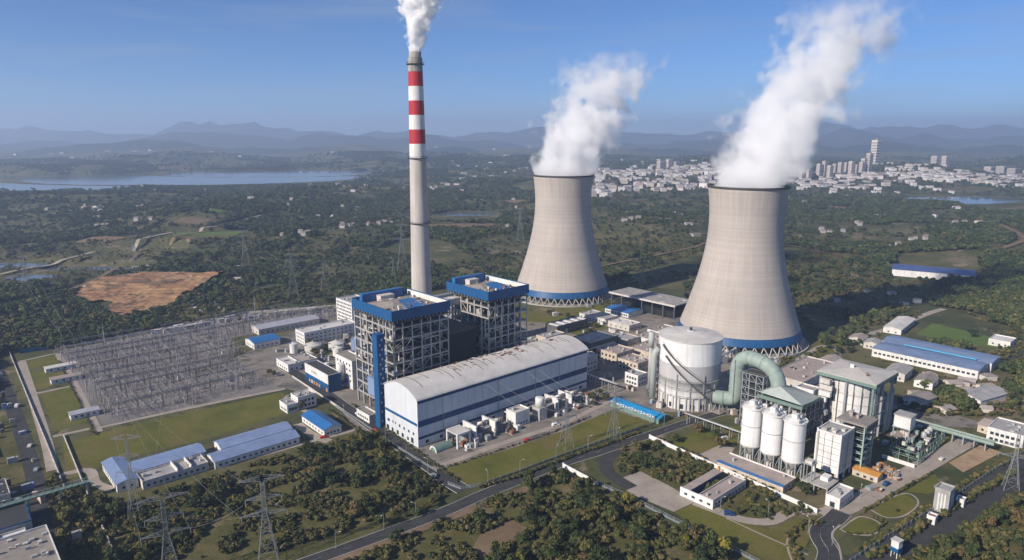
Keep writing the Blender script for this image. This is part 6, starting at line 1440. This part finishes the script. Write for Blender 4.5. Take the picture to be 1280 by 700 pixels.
gn_scatter('woodland', mid, midC); gn_scatter('woodland', far, farC)
scr = []
for k in range(26000):                                         # scrub on open ground round the plant
    y = 420+(R.random()**1.3)*700; x = R.uniform(-1, 1)*(y*.82+60)
    if not inview(x, y, 2) or any(inpoly(x, y, c) for c in keep): continue
    if math.hypot(x-T2[0], y-T2[1]) < 62 or math.hypot(x-T1[0], y-T1[1]) < 62: continue
    if cover(x*2.1, y*2.1) > -.05: scr.append((x, y, hgt(x, y), R.uniform(.7,1.9), R.uniform(0,6.3)))
gn_scatter('scrub', scr, shp)
print('und', len(und), 'mid', len(mid), 'far', len(far), 'scrub', len(scr))

# ------------------------------------------------------------------ steam
def steam(name, label, base, r0, r1, cx, cy, top, dens, seed, fade, nz):
    m = bpy.data.materials.new(name+'_vapour'); m.use_nodes = True; n = m.node_tree.nodes; l = m.node_tree.links; n.clear()
    out = n.new('ShaderNodeOutputMaterial'); pv = n.new('ShaderNodeVolumePrincipled')
    pv.inputs['Color'].default_value = (.998,.998,1,1); pv.inputs['Anisotropy'].default_value = 0
    l.new(pv.outputs[0], out.inputs['Volume'])
    def M(op, a, b=None, c=None):
        q = n.new('ShaderNodeMath'); q.operation = op
        for i, v in enumerate((a, b, c)):
            if v is None: continue
            if isinstance(v, (int, float)): q.inputs[i].default_value = v
            else: l.new(v, q.inputs[i])
        return q.outputs[0]
    tc = n.new('ShaderNodeTexCoord'); P0 = tc.outputs['Object']
    of = n.new('ShaderNodeVectorMath'); of.operation = 'ADD'; of.inputs[1].default_value = (seed*31, seed*17, seed*7); l.new(P0, of.inputs[0])
    wn = n.new('ShaderNodeTexNoise'); wn.inputs['Scale'].default_value = nz*.6; wn.inputs['Detail'].default_value = 2; l.new(of.outputs[0], wn.inputs['Vector'])
    wsub = n.new('ShaderNodeVectorMath'); wsub.operation = 'SUBTRACT'; wsub.inputs[1].default_value = (.5,.5,.5); l.new(wn.outputs['Color'], wsub.inputs[0])
    sp0 = n.new('ShaderNodeSeparateXYZ'); l.new(P0, sp0.inputs[0])
    amp = M('ADD', M('MULTIPLY', sp0.outputs[2], .35), r0*.25)
    wsc = n.new('ShaderNodeVectorMath'); wsc.operation = 'SCALE'; l.new(wsub.outputs[0], wsc.inputs[0]); l.new(amp, wsc.inputs['Scale'])
    wp = n.new('ShaderNodeVectorMath'); wp.operation = 'ADD'; l.new(P0, wp.inputs[0]); l.new(wsc.outputs[0], wp.inputs[1])
    sp_ = n.new('ShaderNodeSeparateXYZ'); l.new(wp.outputs[0], sp_.inputs[0]); z = M('MAXIMUM', sp_.outputs[2], 0.0)
    t = M('MULTIPLY', z, 1/top)
    ax = M('MULTIPLY', M('POWER', t, cx[1]), cx[0]); ay = M('MULTIPLY', M('POWER', t, cy[1]), cy[0])
    rr = M('ADD', M('MULTIPLY', t, r1-r0), r0)
    dx = M('SUBTRACT', sp_.outputs[0], ax); dy = M('SUBTRACT', sp_.outputs[1], ay)
    d = M('DIVIDE', M('SQRT', M('ADD', M('MULTIPLY', dx, dx), M('MULTIPLY', dy, dy))), rr)
    n2 = n.new('ShaderNodeTexNoise'); n2.inputs['Scale'].default_value = nz*2.2; n2.inputs['Detail'].default_value = 4; n2.inputs['Roughness'].default_value = .5; l.new(of.outputs[0], n2.inputs['Vector'])
    bil = M('MULTIPLY', M('SUBTRACT', n2.outputs['Fac'], .5), M('ADD', M('MULTIPLY', t, 4.2), 1.7))
    e = M('ADD', M('SUBTRACT', M('SUBTRACT', 1.0, d), M('MULTIPLY', M('POWER', t, 1.6), fade)), bil)
    dn = M('MULTIPLY', M('MINIMUM', M('MAXIMUM', M('MULTIPLY', e, 3.2), 0.0), 1.0), dens)
    veil = M('MULTIPLY', M('MULTIPLY', M('MINIMUM', M('MAXIMUM', M('MULTIPLY', M('ADD', e, M('ADD', M('MULTIPLY', dx, .35/r1), -.05)), 1.2), 0.0), 1.0), t), dens*.3)
    dn = M('ADD', M('MULTIPLY', dn, M('SUBTRACT', 1.0, M('MULTIPLY', M('POWER', t, 1.2), .85))), veil)
    endf = M('MINIMUM', M('MAXIMUM', M('MULTIPLY', M('SUBTRACT', 1.0, M('MULTIPLY', sp0.outputs[2], 1/top)), 5.0), 0.0), 1.0)
    dn = M('MULTIPLY', dn, endf)
    l.new(dn, pv.inputs['Density'])
    MATS[name+'_vapour'] = m
    s = MB(); pr = 26; vs = []; fs = []; N = 24
    for i in range(pr):
        q = i/(pr-1); zz = -2 + (top+2)*q; tt = max(0, zz/top); rad = (r0+(r1-r0)*tt)*(.945+.75*min(1, max(0, tt-.02)*4))
        for k in range(N): vs.append((cx[0]*tt**cx[1]+rad*cos(2*pi*k/N), cy[0]*tt**cy[1]+rad*sin(2*pi*k/N), zz))
    for i in range(pr-1):
        for k in range(N): fs.append((i*N+k, i*N+(k+1) % N, (i+1)*N+(k+1) % N, (i+1)*N+k))
    fs += [tuple(range(N-1,-1,-1)), tuple((pr-1)*N+k for k in range(N))]
    s.add(vs, fs); o = s.build(name, name+'_vapour', None, base)
    m.cycles.volume_step_rate = .3
    return tag(o, label, 'steam', None, 'stuff')
steam('steam_plume', 'white steam plume leaning right from the far cooling tower', (T1[0], T1[1], 136), 35.0, 40, (52,1.2), (8,1.2), 135, .09, 1, .30, .024)
steam('steam_plume', 'broad white steam plume leaning right from the near cooling tower', (T2[0], T2[1], 136), 35.0, 40, (82,1.05), (8,1.2), 165, .09, 2, .28, .022)
cx_, cy_, _ = W(100, 140)
steam('smoke_plume', 'bright white smoke plume rising from the chimney', (cx_, cy_, 242), 4.4, 20, (13,1.2), (0,1), 62, .7, 3, .12, .075)

# ------------------------------------------------------------------ haze
m = bpy.data.materials.new('haze_air'); m.use_nodes = True; n = m.node_tree.nodes; n.clear()
out = n.new('ShaderNodeOutputMaterial'); pv = n.new('ShaderNodeVolumePrincipled'); m.node_tree.links.new(pv.outputs[0], out.inputs['Volume'])
pv.inputs['Color'].default_value = (.58,.73,1.0,1); pv.inputs['Density'].default_value = 0.00013; pv.inputs['Anisotropy'].default_value = .2
MATS['haze_air'] = m
HZ = MB().box(-17500,-900,-12,17500,18500,560).build('haze', 'haze_air'); tag(HZ, kind='stuff')
